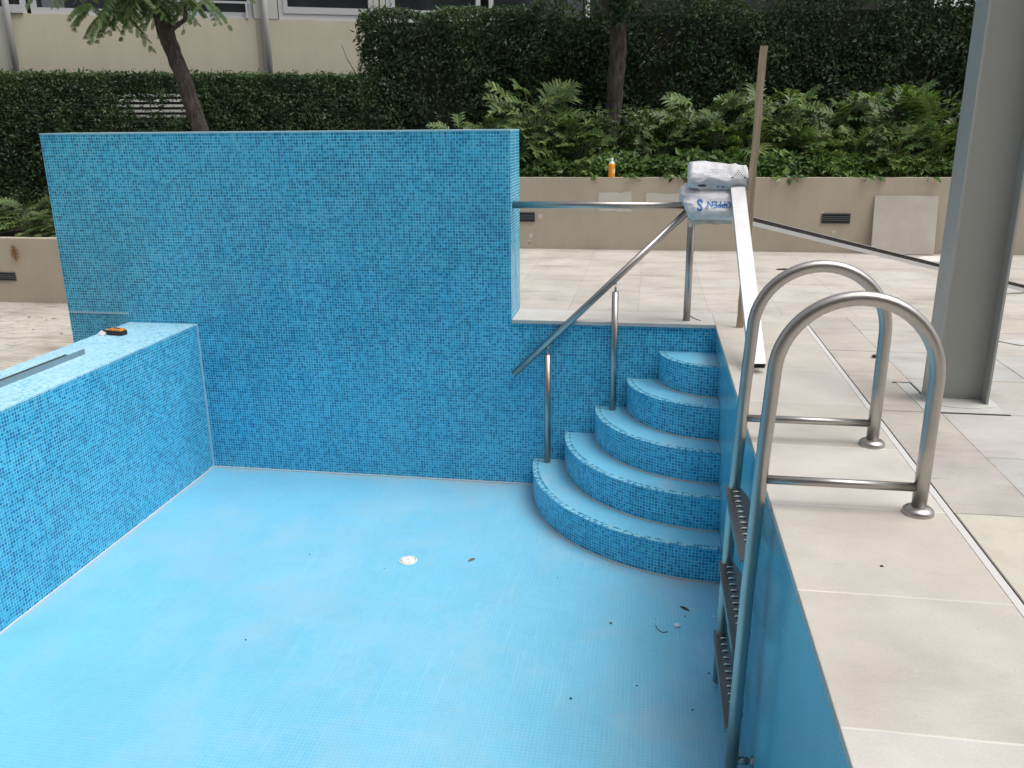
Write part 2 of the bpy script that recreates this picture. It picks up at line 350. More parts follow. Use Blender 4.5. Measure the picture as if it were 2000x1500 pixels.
# right deck: coping row, white strip and dark joint, narrow pavers, big pavers
dk = MB().box((.02, YN-6, -1.74), (.700, 4.318, -.035)); struct('deck_base', dk, M['concrete'])
cp = MB().box((-.018, YN-6, -.034), (.703, .43, 0)); struct('pool_coping', cp, M['coping'], .004)
st = MB().box((.703, YN-6, -.03), (.733, .43, .001)); struct('white_joint_strip', st, M['whitestrip'])
struct('dark_joint', MB().box((.733, YN-6, -.03), (.742, .43, -.006)), M['darkjoint'])
struct('narrow_paving', MB().box((.742, YN-6, -1.74), (1.10, .43, -.001)), M['paverstrip'])
struct('yellow_paver', MB().box((.745, -4.87, -.02), (1.096, -3.506, .0012)), plaster('yellow_sandstone', (.52, .49, .415), .08, .3))
struct('paving', MB().box((1.10, YN-6, -1.74), (14, .43, -.0015)), M['pavers'])
cb = MB().box((-1.729+.003, -.018, -.034), (-.018, .43, 0)); struct('back_coping', cb, M['copingpale'], .004)
struct('back_joint', MB().box((XR_+.004, .4302, -.03), (1.1, .4345, -.004)), M['darkjoint'])
struct('back_terrace', MB().box((-4.0, .4345, -1.74), (14, 4.318, -.002)), M['backdeck'])
struct('near_deck', MB().box((-14, YN-6, -1.74), (-.018, YN, -.001)), M['backdeck'])
struct('lower_terrace', MB().box((-40, YN-.0, -1.74), (XW-LW-.02, 4.318, -.92)).box((XW-LW-.02, .52, -1.74), (-4.002, 4.318, -.92)), M['lowpavers'])
# planter soil
struct('planter_soil', MB().box((-4.0, 4.50, -1.7), (14, 7.6, .86)), M['soil'])
struct('lower_soil', MB().box((-40, 4.50, -1.7), (-4.01, 14, -.02)), M['soil'])

# ------------------------------------------------------------------ pool walls
fw = empty('mosaic_wall', (-1.729, 0, 0), "tall blue mosaic feature wall rising from the end of the empty pool", 'wall')
ZT = 1.56; XL = -5.932; XR = -1.729; TW = .30
q = MB()
# L-shaped wall: the tall part and, to the right of it, the low end wall under the coping
q.face([(XL,0,-1.7),(XR,0,-1.7),(XR,0,ZT),(XL,0,ZT)])
q.face([(XR,0,-1.7),(0.02,0,-1.7),(0.02,0,-.034),(XR,0,-.034)])
q.face([(XR,0,-.034),(XR,TW+.2,-.034),(XR,TW+.2,ZT),(XR,0,ZT)])
q.face([(XR,TW+.2,-1.7),(XL,TW+.2,-1.7),(XL,TW+.2,ZT),(XR,TW+.2,ZT)])
q.face([(XL,TW+.2,-1.7),(XL,0,-1.7),(XL,0,ZT),(XL,TW+.2,ZT)])
q.face([(XL,0,ZT),(XR,0,ZT),(XR,TW+.2,ZT),(XL,TW+.2,ZT)])
q.face([(XR,0,-.034),(0.02,0,-.034),(0.02,.3,-.034),(XR,.3,-.034)])
q.face([(0.02,.3,-1.7),(XR,.3,-1.7),(XR,.3,-.034),(0.02,.3,-.034)])
local(q.build('tiled_face', M['mosaic'], fw), fw)
q = MB().box((XL-.002, -.003, ZT-.008), (XR+.002, TW+.202, ZT+.003)); local(q.build('top_edge', M['edge'], fw), fw)
q = MB().box((XL+.004, -.004, -.050), (-5.322, .002, -.034)); local(q.build('grout_line', M['edge'], fw), fw)
# vertical joint where two sheets of mosaic meet on the end face
q = MB().box((XR-.001, .262, -.03), (XR+.0025, .272, ZT-.015)); local(q.build('sheet_joint', M['ledgetop'], fw), fw)
# ledge wall on the left (overflow wall)
lw = empty('overflow_wall', (XW, 0, -D), "low blue mosaic overflow wall along the left of the pool, with a flat top paled by painted sheen", 'wall')
q = MB().box((XW-LW, YN, -1.7), (XW, -.002, ZW-.003)); local(q.build('tiled_face', M['mosaic'], lw), lw)
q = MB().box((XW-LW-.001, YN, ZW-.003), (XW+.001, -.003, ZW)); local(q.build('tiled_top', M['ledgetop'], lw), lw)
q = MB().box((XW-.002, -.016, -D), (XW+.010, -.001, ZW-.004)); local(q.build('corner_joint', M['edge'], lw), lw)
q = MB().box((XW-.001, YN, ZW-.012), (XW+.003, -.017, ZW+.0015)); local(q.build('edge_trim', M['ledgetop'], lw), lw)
# right wall, near wall
rw = MB().box((0, YN, -1.7), (.018, -.001, -.0345)); o = rw.build('pool_side_wall', M['plainwall']); tag(o, "smooth plain blue tiled side wall of the pool behind the ladder", 'wall')
o = MB().box((XW-LW, YN-.2, -1.7), (0, YN-.001, -.036)).build('pool_end_wall', M['mosaic']); tag(o, "near end wall of the empty pool, under the photographer's deck", 'wall')
# sealant round the floor
fj = MB().box((XW+.011, -.014, -D+.0005), (-1.54, -.001, -D+.012)); fj.box((XW+.0005, YN, -D+.0005), (XW+.014, -.017, -D+.012))
tag(fj.build('floor_edge_joint', M['bead']), kind='structure')

# ------------------------------------------------------------------ pool steps
ps = empty('pool_steps', (0, 0, -D), "five curved blue mosaic steps stacked in the corner of the pool", 'steps')
radii = [.463, .727, .992, 1.25, 1.53]; tops = [-.243, -.492, -.755, -1.008, -1.272]
bots = tops[1:] + [-D]
def quarter(r, n=40, x0=-.001, y0=-.001):
    return [(x0-r*math.cos(a), y0-r*math.sin(a)) for a in [math.pi/2*i/n for i in range(n+1)]]
for i, (r, zt, zb) in enumerate(zip(radii, tops, bots)):
    arc = quarter(r); q = MB()
    s_ = i*.37
    for k in range(len(arc)-1):
        (xa, ya), (xb, yb) = arc[k], arc[k+1]; L = r*math.pi/2/40
        q.face([(xa,ya,zb),(xb,yb,zb),(xb,yb,zt),(xa,ya,zt)], [(s_+k*L,zb),(s_+(k+1)*L,zb),(s_+(k+1)*L,zt),(s_+k*L,zt)], True)
    ri = q.build('step', M['mosaic'], ps); local(ri, ps)
    # tread: plain tiles with a two-tile mosaic nosing round the rim
    r2 = r-.052; rin = (radii[i-1]-.02) if i else 0.0
    q = MB(); A = quarter(r2); B = quarter(rin) if rin else None
    for k in range(40):
        if B: pts = [(*A[k], zt), (*A[k+1], zt), (*B[k+1], zt), (*B[k], zt)]
        else: pts = [(*A[k], zt), (*A[k+1], zt), (-.001, -.001, zt)]
        q.face(pts)
    t_ = q.build('tread', M['treadtile'], ri); local(t_, ps)
    q = MB(); A2 = quarter(r+.002)
    for k in range(40):
        L = r*math.pi/2/40
        q.face([(*A2[k], zt+.001), (*A2[k+1], zt+.001), (*A[k+1], zt+.001), (*A[k], zt+.001)], [(k*L, 0.001), ((k+1)*L, 0.001), ((k+1)*L, .0475), (k*L, .0475)])
    t_ = q.build('nosing', M['nosing'], ri); local(t_, ps)
    # pale grout bead at the foot of the riser
    q = MB(); q.tube([(x*1.0, y*1.0, zb+.002) for x, y in quarter(r+.004)], .007, 6); t_ = q.build('foot_joint', M['footbead'], ri); local(t_, ps)

# ------------------------------------------------------------------ planter walls and their fittings
pw = empty('planter_wall', (-1.7, 4.32, 0), "long beige rendered planter wall behind the back terrace, planted along its top", 'wall')
local(MB().box((-4.0, 4.32, -.9), (14, 4.499, .93)).build('wall_face', M['planter'], pw, 0), pw)
def patchmesh(x0, x1, z0, z1, seed):
    rnd = random.Random(seed); q = MB(); n_ = 7; pts = []
    for i in range(n_): pts.append((x0+(x1-x0)*i/(n_-1)+rnd.uniform(-.008, .008), z0+rnd.uniform(-.012, .012)))
    for i in range(n_): pts.append((x1-(x1-x0)*i/(n_-1)+rnd.uniform(-.008, .008), z1+rnd.uniform(-.012, .012)))
    q.face([(x, 4.317, z) for x, z in pts]); return q
for a in ((-1.25, -.83, .50, .745, 1), (-.645, -.13, .535, .735, 2)):
    local(patchmesh(*a).build('render_patch', M['patch'], pw), pw)
for i, (x, z, s) in enumerate(((-2.03, .43, .05), (-2.15, .17, .05), (-2.17, .10, .035), (1.57, .50, .03), (1.73, .26, .03))):
    local(patchmesh(x-s/2, x+s/2, z-s*.6, z+s*.6, 10+i).build('scuff', M['patch'], pw), pw)
lp = tag(MB().box((-40, 4.32, -.93), (-4.001, 4.499, .047)).build('planter_wall', M['planter']), "lower beige planter wall at the far left behind the mosaic wall", 'wall')
M['vent'] = newmat('dark_vent_metal', (.045, .047, .052), .45)[0]; M['vent2'] = newmat('vent_slat', (.10, .105, .115), .4)[0]
def vent(x, z, lab):
    t = empty('wall_vent', (x, 4.318, z), lab, 'vent', 'louvred vents in the planter walls')
    w_, h = .172, .062
    q = MB(); q.box((-w_, -.014, -h), (w_, 0, -h+.016)).box((-w_, -.014, h-.016), (w_, 0, h)).box((-w_, -.014, -h+.016), (-w_+.02, 0, h-.016)).box((w_-.02, -.014, -h+.016), (w_, 0, h-.016))
    q.build('frame', M['vent'], t); MB().box((-w_+.02, -.004, -h+.016), (w_-.02, 0, h-.016)).build('backing', M['recessdark'], t)
    for k in range(3): MB().box((-w_+.02, -.012, -.030+k*.024), (w_-.02, -.004, -.018+k*.024)).build('slat', M['vent2'], t)
vent(1.735, .428, "dark louvred vent in the beige wall between the timber post and the leaning slab")
vent(-2.27, .418, "dark louvred vent partly hidden behind the mosaic wall's right edge")
vent(-10.16, -.525, "dark louvred vent in the lower wall at the far left")

# leaning stone slab
sl = MB(); MX = Matrix.Translation((2.53, 4.165, 0)) @ Matrix.Rotation(R(-8.5), 4, 'X')
MX = Matrix.Translation((2.545, 4.20, .0)) @ Matrix.Rotation(R(-9.2), 4, 'X')
sl.box((-.372, -.015, 0.003), (.372, .015, .72), MX)
o = sl.build('stone_slab', M['patch'], None, .002); tag(o, "square pale stone slab leaning upright against the beige wall", 'slab')
m, nt, b = newmat('pale_slab_stone', (.50, .46, .40), .7); n = N(nt)
n.put(b.inputs['Base Color'], n.ramp(n.noise(n.pos(), 4, 6), [(.3, (.47, .43, .37)), (.7, (.55, .51, .45))])); M['slab'] = m; o.data.materials[0] = m

# juice bottle on the wall
bt = empty('bottle', (-1.10, 4.40, .93), "small clear bottle of orange drink standing on the beige wall", 'bottle')
m, nt, b = newmat('orange_drink', (.85, .33, .02), .25); M['orange'] = m
M['clear'] = newmat('clear_plastic', (.55, .68, .6), .15)[0]; M['labelw'] = newmat('pale_label', (.85, .60, .25), .5)[0]
MB().lathe([(0, 0), (.040, 0), (.044, .008), (.044, .155), (.040, .175), (0, .176)], seg=20).build('drink', M['orange'], bt)
MB().lathe([(.0402, .175), (.030, .195), (.018, .208), (.018, .222), (0, .222)], seg=20).build('neck', M['clear'], bt)
MB().lathe([(.020, .215), (.020, .242), (0, .243)], seg=20).build('cap', newmat('green_white_cap', (.55, .72, .55), .4)[0], bt)
q = MB()
for k in range(6):
    a0, a1 = R(-80+k*12), R(-80+(k+1)*12); r_ = .0452
    q.face([(r_*math.cos(a0), r_*math.sin(a0), .05), (r_*math.cos(a1), r_*math.sin(a1), .05), (r_*math.cos(a1), r_*math.sin(a1), .11), (r_*math.cos(a0), r_*math.sin(a0), .11)])
q.build('label_band', M['labelw'], bt)

# ------------------------------------------------------------------ stainless ladder
la = empty('pool_ladder', (.27, -3.1, 0), "stainless steel pool ladder with two tall hooped rails over the right edge", 'ladder')
def rail_path(y):
    p = [(-.098, y, -1.50), (-.096, y, -1.0), (-.088, y, -.42), (-.076, y, -.04), (-.068, y, .25), (-.052, y, .60)]
    c = (.267, .60); rx = .319
    for k in range(1, 24):
        a = math.pi - math.pi*k/24
        p.append((c[0]+rx*math.cos(a), y, c[1]+.322*math.sin(a)))
    p += [(.587, y, .60), (.588, y, .3), (.587, y, .004)]
    return p
for y in (-3.52, -2.71):
    r_ = MB().tube(rail_path(y), .0305, 24).build('rail', M['steel'], la); local(r_, la)
    f_ = MB().lathe([(.030, .034), (.036, .033), (.050, .028), (.062, .018), (.064, .010), (.064, .0)], (.587, y, .0), 32).build('flange', M['steel'], r_); local(f_, la)
    c_ = MB().tube([(-.045, y, .118), (.562, y, .118)], .0195, 18).build('crossbar', M['steel'], la); local(c_, la)
    b_ = MB().tube([(-.098+.024, y, -1.36), (-.022, y, -1.36)], .019, 14).lathe([(.012, 0), (.012, .008), (.026, .009), (.026, .021)], (-.022, y, -1.36), 18, Matrix.Rotation(R(90), 4, 'Y')).build('wall_bumper', M['steel'], la); local(b_, la)
for zt, dx in ((-.288, 0), (-.738, -.006), (-1.188, -.010)):
    q = MB(); xa, xb = -.130+dx, -.020+dx
    def fold(pts, z0, z1):
        q.prism(pts, z0, z1)
    # flat tread plate with clipped ends, a turned-down front lip and two end brackets
    fold([(xa+.0, -3.505), (xb-.055, -3.505), (xb-.012, -3.40), (xb, -2.69-.02-.09), (xb-.03, -2.675), (xa, -2.675)], zt-.006, zt)
    q.box((xa, -3.50, zt-.040), (xa+.004, -2.675, zt-.006)).box((xb-.004, -3.30, zt-.030), (xb, -2.80, zt-.006))
    t_ = q.build('tread', M['darksteel'], la, .0012); local(t_, la)
    q = MB(); n_ = 12
    for k in range(n_):
        y = -3.44 + k*.062
        q = MB().tube([(xa+.034, y, zt+.000), (xa+.040, y+.002, zt+.005), (xa+.064, y+.003, zt+.0055), (xa+.072, y+.002, zt+.0)], [.002, .0052, .0052, .002], 8)
        g_ = q.build('grip_rib', M['rib'], t_); local(g_, la)

# ------------------------------------------------------------------ stair handrail
hr = empty('handrail', (-.25, .12, 0), "stainless steel handrail sloping down over the curved pool steps", 'handrail')
top = Vector((-.25, .12, .955))
local(MB().tube([(-1.727, .12, .955), top], .030, 20).build('top_bar', M['steel'], hr), hr)
local(MB().tube([(-.248, .125, .0), (-.25, .12, .925)], .030, 20).build('post', M['steel'], hr), hr)
lo = Vector((-1.702, -.095, -.468))
tp2 = Vector((-.262, .10, .935))
local(MB().tube([lo, tp2], .0295, 20).build('sloping_bar', M['steel'], hr), hr)
for x, y, z0 in ((-.843, -.085, -.755), (-1.404, -.085, -1.272)):
    tt = (x-lo.x)/(tp2.x-lo.x); zr = lo.z+(tp2.z-lo.z)*tt; yr = lo.y+(tp2.y-lo.y)*tt
    p_ = MB().tube([(x, y, z0), (x-.003, y*.6+yr*.4, zr-.105)], .0275, 20).build('post', M['steel'], hr); local(p_, hr)
    s_ = MB().tube([(x-.003, y*.6+yr*.4, zr-.106), (x-.004, yr, zr-.026)], .0085, 12).build('spigot', M['steel'], p_); local(s_, hr)

# ------------------------------------------------------------------ steel column
cl = empty('steel_column', (1.255, -1.85, 0), "grey painted steel column standing at the right edge of the deck", 'column')
q = MB(); x0, x1, y0, y1 = 1.100, 1.412, -1.952, -1.750
q.box((x0, y0, 0), (x0+.013, y1, 6.0)).box((x1-.013, y0, 0), (x1, y1, 6.0)).box((x0+.013, -1.856, 0), (x1-.013, -1.846, 6.0))
local(q.build('shaft', M['column'], cl), cl)
q = MB(); rnd = random.Random(3)
def blob(cx, cy, rx, ry, z, seed, n_=26, sq=.35):
    r_ = random.Random(seed); q = MB(); pts = []
    for k in range(n_):
        a = 2*math.pi*k/n_; c, s = math.cos(a), math.sin(a); f = (abs(c)**4+abs(s)**4)**-.25
        f = 1+(f-1)*sq; j = r_.uniform(.93, 1.05); pts.append((cx+rx*c*f*j, cy+ry*s*f*j))
    return q.prism(pts, z[0], z[1])
local(blob(1.27, -1.86, .20, .17, (.0, .005), 4, 30, .8).build('grout_bedding', M['cement'], cl), cl)
tag(MB().prism([(1.005, -1.545), (1.46, -1.56), (1.455, -2.115), (1.02, -2.12)], -.001, .0022).build('cement_patch', M['cement']), "pale cement repair patch in the paving around the steel column's foot", 'cement patch')
for bx_, lb in ((((1.10, -2.132, -.001), (1.47, -2.118, .003)), "long dark open paving joint in front of the steel column's foot"), (((.985, -1.545, -.001), (1.10, -1.53, .003)), "short dark open paving joint behind and left of the steel column"), (((1.086, -1.83, -.001), (1.10, -1.548, .0029)), "dark joint running along the left side of the column's cement patch")):
    tag(MB().box(*bx_).build('open_joint', M['darkjoint']), lb, 'joint')

# ------------------------------------------------------------------ timber, aluminium tube and channel
def beam(name, a, b, w_, d_, m, parent=None, side=Vector((1, 0, 0)), hollow=False):
    a, b = Vector(a), Vector(b); t = (b-a).normalized(); s = (side - t*side.dot(t)).normalized(); u = t.cross(s); L = (b-a).length
    MX = Matrix((( s.x, u.x, t.x, a.x), (s.y, u.y, t.y, a.y), (s.z, u.z, t.z, a.z), (0, 0, 0, 1)))
    q = MB()
    if not hollow: q.box((-w_/2, -d_/2, 0), (w_/2, d_/2, L), MX)
    else:
        k = .003
        q.box((-w_/2, -d_/2, 0), (w_/2, -d_/2+k, L), MX).box((-w_/2, d_/2-k, 0), (w_/2, d_/2, L), MX)
        q.box((-w_/2, -d_/2+k, 0), (-w_/2+k, d_/2-k, L), MX).box((w_/2-k, -d_/2+k, 0), (w_/2, d_/2-k, L), MX)
    return q, MX, L
q, MX, L = beam('t', (.170, -.085, .0), (.205, -.045, 2.145), .066, .036, None)
q2 = MB(); nseg = 22                                     # a slightly crooked sawn board
for i in range(nseg):
    def ring(k):
        z = L*k/nseg; jx = .004*math.sin(k*.9)+.003*math.sin(k*2.3); return [MX @ Vector((sx*.027+jx*.7, sy*.018, z)) for sx, sy in ((-1,-1),(1,-1),(1,1),(-1,1))]
    A, B = ring(i), ring(i+1)
    for k in range(4): q2.face([A[k], A[(k+1) % 4], B[(k+1) % 4], B[k]])
    if i == 0: q2.face(list(reversed(A)))
    if i == nseg-1: q2.face(B)
o = q2.build('timber_board', M['timber']); tag(o, "tall rough brown timber board standing upright beside the cement bags", 'timber')
M['aluwhite'] = plaster('pale_oxidised_aluminium', (.56, .565, .57), .08, .3, .38, (.42, .42, .43)); 
b_ = M['aluwhite'].node_tree.nodes['Principled BSDF']; b_.inputs['Metallic'].default_value = .25
rt = empty('aluminium_tube', (.165, -1.42, 0), "white rectangular aluminium tube leaning from the coping onto the cement bags", 'tube')
A_, B_ = Vector((.155, -1.425, .048)), Vector((.083, -.055, 1.10))
q, MX, L = beam('t', A_, B_, .108, .052, None, hollow=True); local(q.build('tube_wall', M['aluwhite'], rt), rt)
q = MB().box((-.0507, -.0227, .004), (.0507, .0227, L-.03), MX); local(q.build('inside_shade', M['recessdark'], rt), rt)  # black core paints the shade inside the hollow tube
ch = empty('aluminium_channel', (3.15, 1.80, 0), "long aluminium channel with a dirty dark groove, propped from the deck behind the column", 'channel')
A_ = Vector((3.25, 1.88, .005)); dirv = (Vector((.245, .2, .83))-Vector((3.018, 1.749, .045))).normalized(); B_ = Vector((3.018, 1.749, .045))+dirv*3.33; A_ = Vector((3.018, 1.749, .045))-dirv*.13
t = (B_-A_).normalized(); s = Vector((0, 0, 1)); s = (s-t*s.dot(t)).normalized(); u = t.cross(s)  # s up, u across
L = (B_-A_).length; MX = Matrix(((s.x, u.x, t.x, A_.x), (s.y, u.y, t.y, A_.y), (s.z, u.z, t.z, A_.z), (0, 0, 0, 1)))
sg = 1 if u.y < 0 else -1
q = MB().box((-.038, min(0, sg*.028), 0), (-.006, max(0, sg*.028), L), MX); local(q.build('face_strip', M['aluwhite'], ch), ch)
m, nt, b = newmat('dirty_groove', (.04, .035, .03), .8); n = N(nt)
n.put(b.inputs['Base Color'], n.ramp(n.noise(n.pos(), 45, 5, .7), [(.4, (.02, .018, .016)), (.62, (.06, .05, .045)), (.8, (.3, .29, .27))])); M['groove'] = m
q = MB().box((-.006, min(0, sg*.020), 0), (.024, max(0, sg*.020), L), MX); local(q.build('dark_groove', M['groove'], ch), ch)
q = MB().box((.024, min(0, sg*.024), 0), (.029, max(0, sg*.024), L), MX); local(q.build('top_lip', M['aluwhite'], ch), ch)

# ------------------------------------------------------------------ cement bags on the handrail corner
m, nt, b = newmat('white_woven_bag', (.66, .66, .70), .5); n = N(nt)
ba = n.noise(n.pos(), 9, 6, .65)
n.put(b.inputs['Base Color'], n.ramp(ba, [(.3, (.52, .52, .55)), (.6, (.68, .68, .71)), (.8, (.60, .59, .58))])); n.put(b.inputs['Normal'], n.bump(n.noise(n.pos(), 16, 6, .7), .6, .012)); M['bag'] = m
M['bagseam'] = newmat('cream_bag_seam', (.62, .60, .52), .6)[0]
M['printblue'] = newmat('blue_print', (.04, .16, .42), .5)[0]; M['printblack'] = newmat('dark_print', (.05, .05, .07), .6)[0]; M['printgrey'] = newmat('faded_grey_print', (.40, .39, .43), .6)[0]
def bag(name, path, wid, thick, label, wr=.010, seed=0, xax=Vector((1, 0, 0)), endp=.16, taper=0):
    xax = xax.normalized()
    """pillow swept along path (list of centres); wid across xax; thick normal to both"""
    path = [Vector(p) for p in path]; NS, NT = 56, 48
    def at(u):
        f = u*(len(path)-1); i = min(int(f), len(path)-2); f -= i
        p0, p1 = path[i], path[i+1]; pm = path[max(i-1, 0)]; pn = path[min(i+2, len(path)-1)]
        return .5*((2*p0)+(-pm+p1)*f+(2*pm-5*p0+4*p1-pn)*f*f+(-pm+3*p0-3*p1+pn)*f**3)
    vs, fs = [], []
    for i in range(NS+1):
        u = i/NS; c = at(u); t = (at(min(u+.02, 1))-at(max(u-.02, 0))).normalized(); nrm = xax.cross(t).normalized()
        e = min(u, 1-u)/endp; prof = math.sin(min(e, 1)*math.pi/2)**.62 if e < 1 else 1
        th = max(thick*prof, .006); wd = wid*(1-.06*(1-prof))*(1-taper*max(0, (u-.55)/.45)**1.5) + .01*math.sin(u*9+seed)
        for k in range(NT):
            a = 2*math.pi*k/NT; ca, sa = math.cos(a), math.sin(a)
            ex = .55; x = wd/2*math.copysign(abs(ca)**ex, ca); z = th/2*math.copysign(abs(sa)**.62, sa)
            p = c+xax*x+nrm*z
            nn = (noise.noise(p*9+Vector((seed, 0, 0)))*1.0+noise.noise(p*22+Vector((seed, 3, 0)))*.5)*wr*(1.0 if prof > .5 else .5)
            nn += wr*.8*(1-prof)*math.sin(ca*14+seed)
            rg = 1-abs(noise.noise(Vector((p.x*7+seed, p.y*7, p.z*16))))*2.2; nn += wr*.9*max(0, rg)**3
            p += (xax*ca*.4+nrm*sa).normalized()*nn
            vs.append(p)
    for i in range(NS):
        for k in range(NT):
            fs.append((i*NT+k, i*NT+(k+1) % NT, (i+1)*NT+(k+1) % NT, (i+1)*NT+k))
    fs.append(tuple(range(NT))); fs.append(tuple(reversed([NS*NT+k for k in range(NT)])))
    root = empty(name, path[len(path)//2], label[0], label[1], label[2])
    me = bpy.data.meshes.new('sack'); me.from_pydata(vs, [], fs); me.polygons.foreach_set('use_smooth', [True]*len(fs)); me.materials.append(M['bag'])
    bm = bmesh.new(); bm.from_mesh(me); bmesh.ops.recalc_face_normals(bm, faces=bm.faces); bm.to_mesh(me); bm.free()
    o = bpy.data.objects.new('sack', me); col.objects.link(o); o.parent = root; bvh = BVHTree.FromPolygons([v.copy() for v in vs], fs); local(o, root)
    return root, bvh
G3 = 'cement bags on the handrail corner'
low, bvl = bag('cement_bag', [(-.115, .37, .93), (-.115, .26, 1.035), (-.12, .13, 1.075), (-.12, .02, 1.045), (-.11, -.055, .985), (-.10, -.10, .92), (-.095, -.125, .865)], .45, .135,
    ("white cement bag with upside-down blue lettering, slumped over the handrail corner under another bag", 'cement bag', G3), .013, 1, taper=.22)
upp, bvu = bag('cement_bag', [(-.305, .03, 1.205), (-.22, .03, 1.200), (-.06, .035, 1.192), (.10, .04, 1.178), (.165, .04, 1.165)], .235, .135,
    ("topmost white cement bag, lying flat on the slumped one against the timber board", 'cement bag', G3), .012, 5, xax=Vector((0, .80, .60)), endp=.14)
def project(mb, bvh, dirv, off=.0025):
    out = []
    for v in mb.v:
        v = Vector(v); h = bvh.ray_cast(v-dirv*.6, dirv)
        out.append(tuple(h[0]-dirv*off) if h[0] else tuple(v))
    mb.v = out; return mb
def gridpoly(poly, cell=.012):
    """fill a polygon (2-D) with small quads so that it can wrap a curved surface"""
    xs = [p[0] for p in poly]; ys = [p[1] for p in poly]; out = []
    def inside(x, y):
        c = False; j = len(poly)-1
        for i in range(len(poly)):
            (xi, yi), (xj, yj) = poly[i], poly[j]
            if (yi > y) != (yj > y) and x < (xj-xi)*(y-yi)/(yj-yi)+xi: c = not c
            j = i
        return c
    x = min(xs)
    while x < max(xs):
        y = min(ys)
        while y < max(ys):
            if inside(x+cell/2, y+cell/2): out.append([(x, y), (x+cell, y), (x+cell, y+cell), (x, y+cell)])
            y += cell
        x += cell
    return out
def textmesh(s, size):
    cu = bpy.data.curves.new('t', 'FONT'); cu.body = s; cu.size = size; cu.resolution_u = 3; cu.offset = size*.035
    o = bpy.data.objects.new('t', cu); col.objects.link(o); dg = bpy.context.evaluated_depsgraph_get(); me = bpy.data.meshes.new_from_object(o.evaluated_get(dg))
    v = [tuple(p.co) for p in me.vertices]; f = [tuple(p.vertices) for p in me.polygons]
    bpy.data.objects.remove(o); bpy.data.curves.remove(cu); bpy.data.meshes.remove(me)
    return v, f
def wraptext(s, size, cx, cz, yref, bvh, dirv, rot, mat, root, name, sx=1.0):
    v, f = textmesh(s, size); w_ = max(p[0] for p in v); h = max(p[1] for p in v)
    q = MB(); bm = bmesh.new(); vv = [bm.verts.new(p) for p in v]
    for k in f:
        try: bm.faces.new([vv[i] for i in k])
        except ValueError: pass
    bmesh.ops.triangulate(bm, faces=bm.faces); bmesh.ops.subdivide_edges(bm, edges=bm.edges, cuts=2, use_grid_fill=True)
    ca, sa = math.cos(rot), math.sin(rot)
    for fc in bm.faces:
        pts = []
        for vt in fc.verts:
            x, z = (vt.co.x-w_/2)*sx, vt.co.y-h/2
            X, Z = x*ca-z*sa, x*sa+z*ca
            pts.append((cx+X, yref, cz+Z))
        q.face(pts, [(0, 0)]*len(pts))
    bm.free(); project(q, bvh, dirv); o = q.build(name, mat, root); local(o, root); return o
dv = Vector((0, 1, -.25)).normalized()
# the word is printed upside down: rotated half a turn in the plane of the sack
wraptext("KIPPEN'", .066, -.055, .985, -.15, bvl, Vector((0, 1, 0)), math.pi, M['printblue'], low, 'printed_name', .95)
wraptext("S", .115, -.205, .982, -.15, bvl, Vector((0, 1, 0)), math.pi, M['printblue'], low, 'printed_name', .85)
def dots(lst, bvh, dirv, mat, root, name, plane='xz'):
    q = MB()
    for (x, z, rx, rz) in lst:
        q.face([(x+rx*math.cos(a), 0, z+rz*math.sin(a)) if plane == 'xz' else (x+rx*math.cos(a), z+rz*math.sin(a), 1.35) for a in [2*math.pi*k/8 for k in range(8)]])
    project(q, bvh, dirv, .002); o = q.build(name, mat, root); local(o, root)
# cream seam strip along the lower bag's hanging edge
q = MB(); nn = 24
rnd = random.Random(8); prev = None
for i in range(nn+1):
    f_ = i/nn; x = -.290+.34*f_; dr0 = max(0, 1-f_*6); zt_ = .868+.004*math.sin(i*.9); zb_ = .835+.004*math.sin(i*.6+1)-.030*dr0; y = -.128+.006*math.sin(i*.7)-.01*dr0
    cur = [Vector((x, y, zt_)), Vector((x+.012*dr0, y-.010, zb_)), Vector((x+.012*dr0, y+.002, zb_)), Vector((x, y+.018, zt_))]
    if prev:
        for k in range(4): q.face([prev[k], cur[k], cur[(k+1) % 4], prev[(k+1) % 4]], smooth=True)
    else: q.face(cur)
    prev = cur
q.face(list(reversed(prev))); o = q.build('seam', M['bagseam'], low); local(o, low)
# printed marks of the top bag: a triangle of dots, worn grey marks, dark ovals on the front
tri = []
for row in range(4):
    for k in range(row+1): tri.append((.085+(k-row/2)*.020, 1.238-row*.0125, .0060, .0042))
tri += [(.085-.048, 1.190, .009, .006), (.085+.048, 1.190, .009, .006)]
dots(tri, bvu, Vector((0, 1, 0)), M['printblack'], upp, 'dot_emblem')
rnd = random.Random(5); gm = []
for row, (xa, xb, y) in enumerate(((-.13, -.03, 1.246), (-.19, -.02, 1.228), (-.14, .0, 1.210))):
    x = xa
    while x < xb: gm.append((x, y+rnd.uniform(-.003, .003), .0035, rnd.uniform(.004, .007))); x += .0125
dots(gm, bvu, Vector((0, 1, 0)), M['printgrey'], upp, 'worn_print')
for d_ in ((-.19, 1.128, .036, .011), (-.07, 1.120, .012, .006), (-.03, 1.118, .018, .006)): dots([d_], bvu, Vector((0, 1, 0)), M['printblue'] if d_[0] > -.1 else M['printblack'], upp, 'printed_mark')

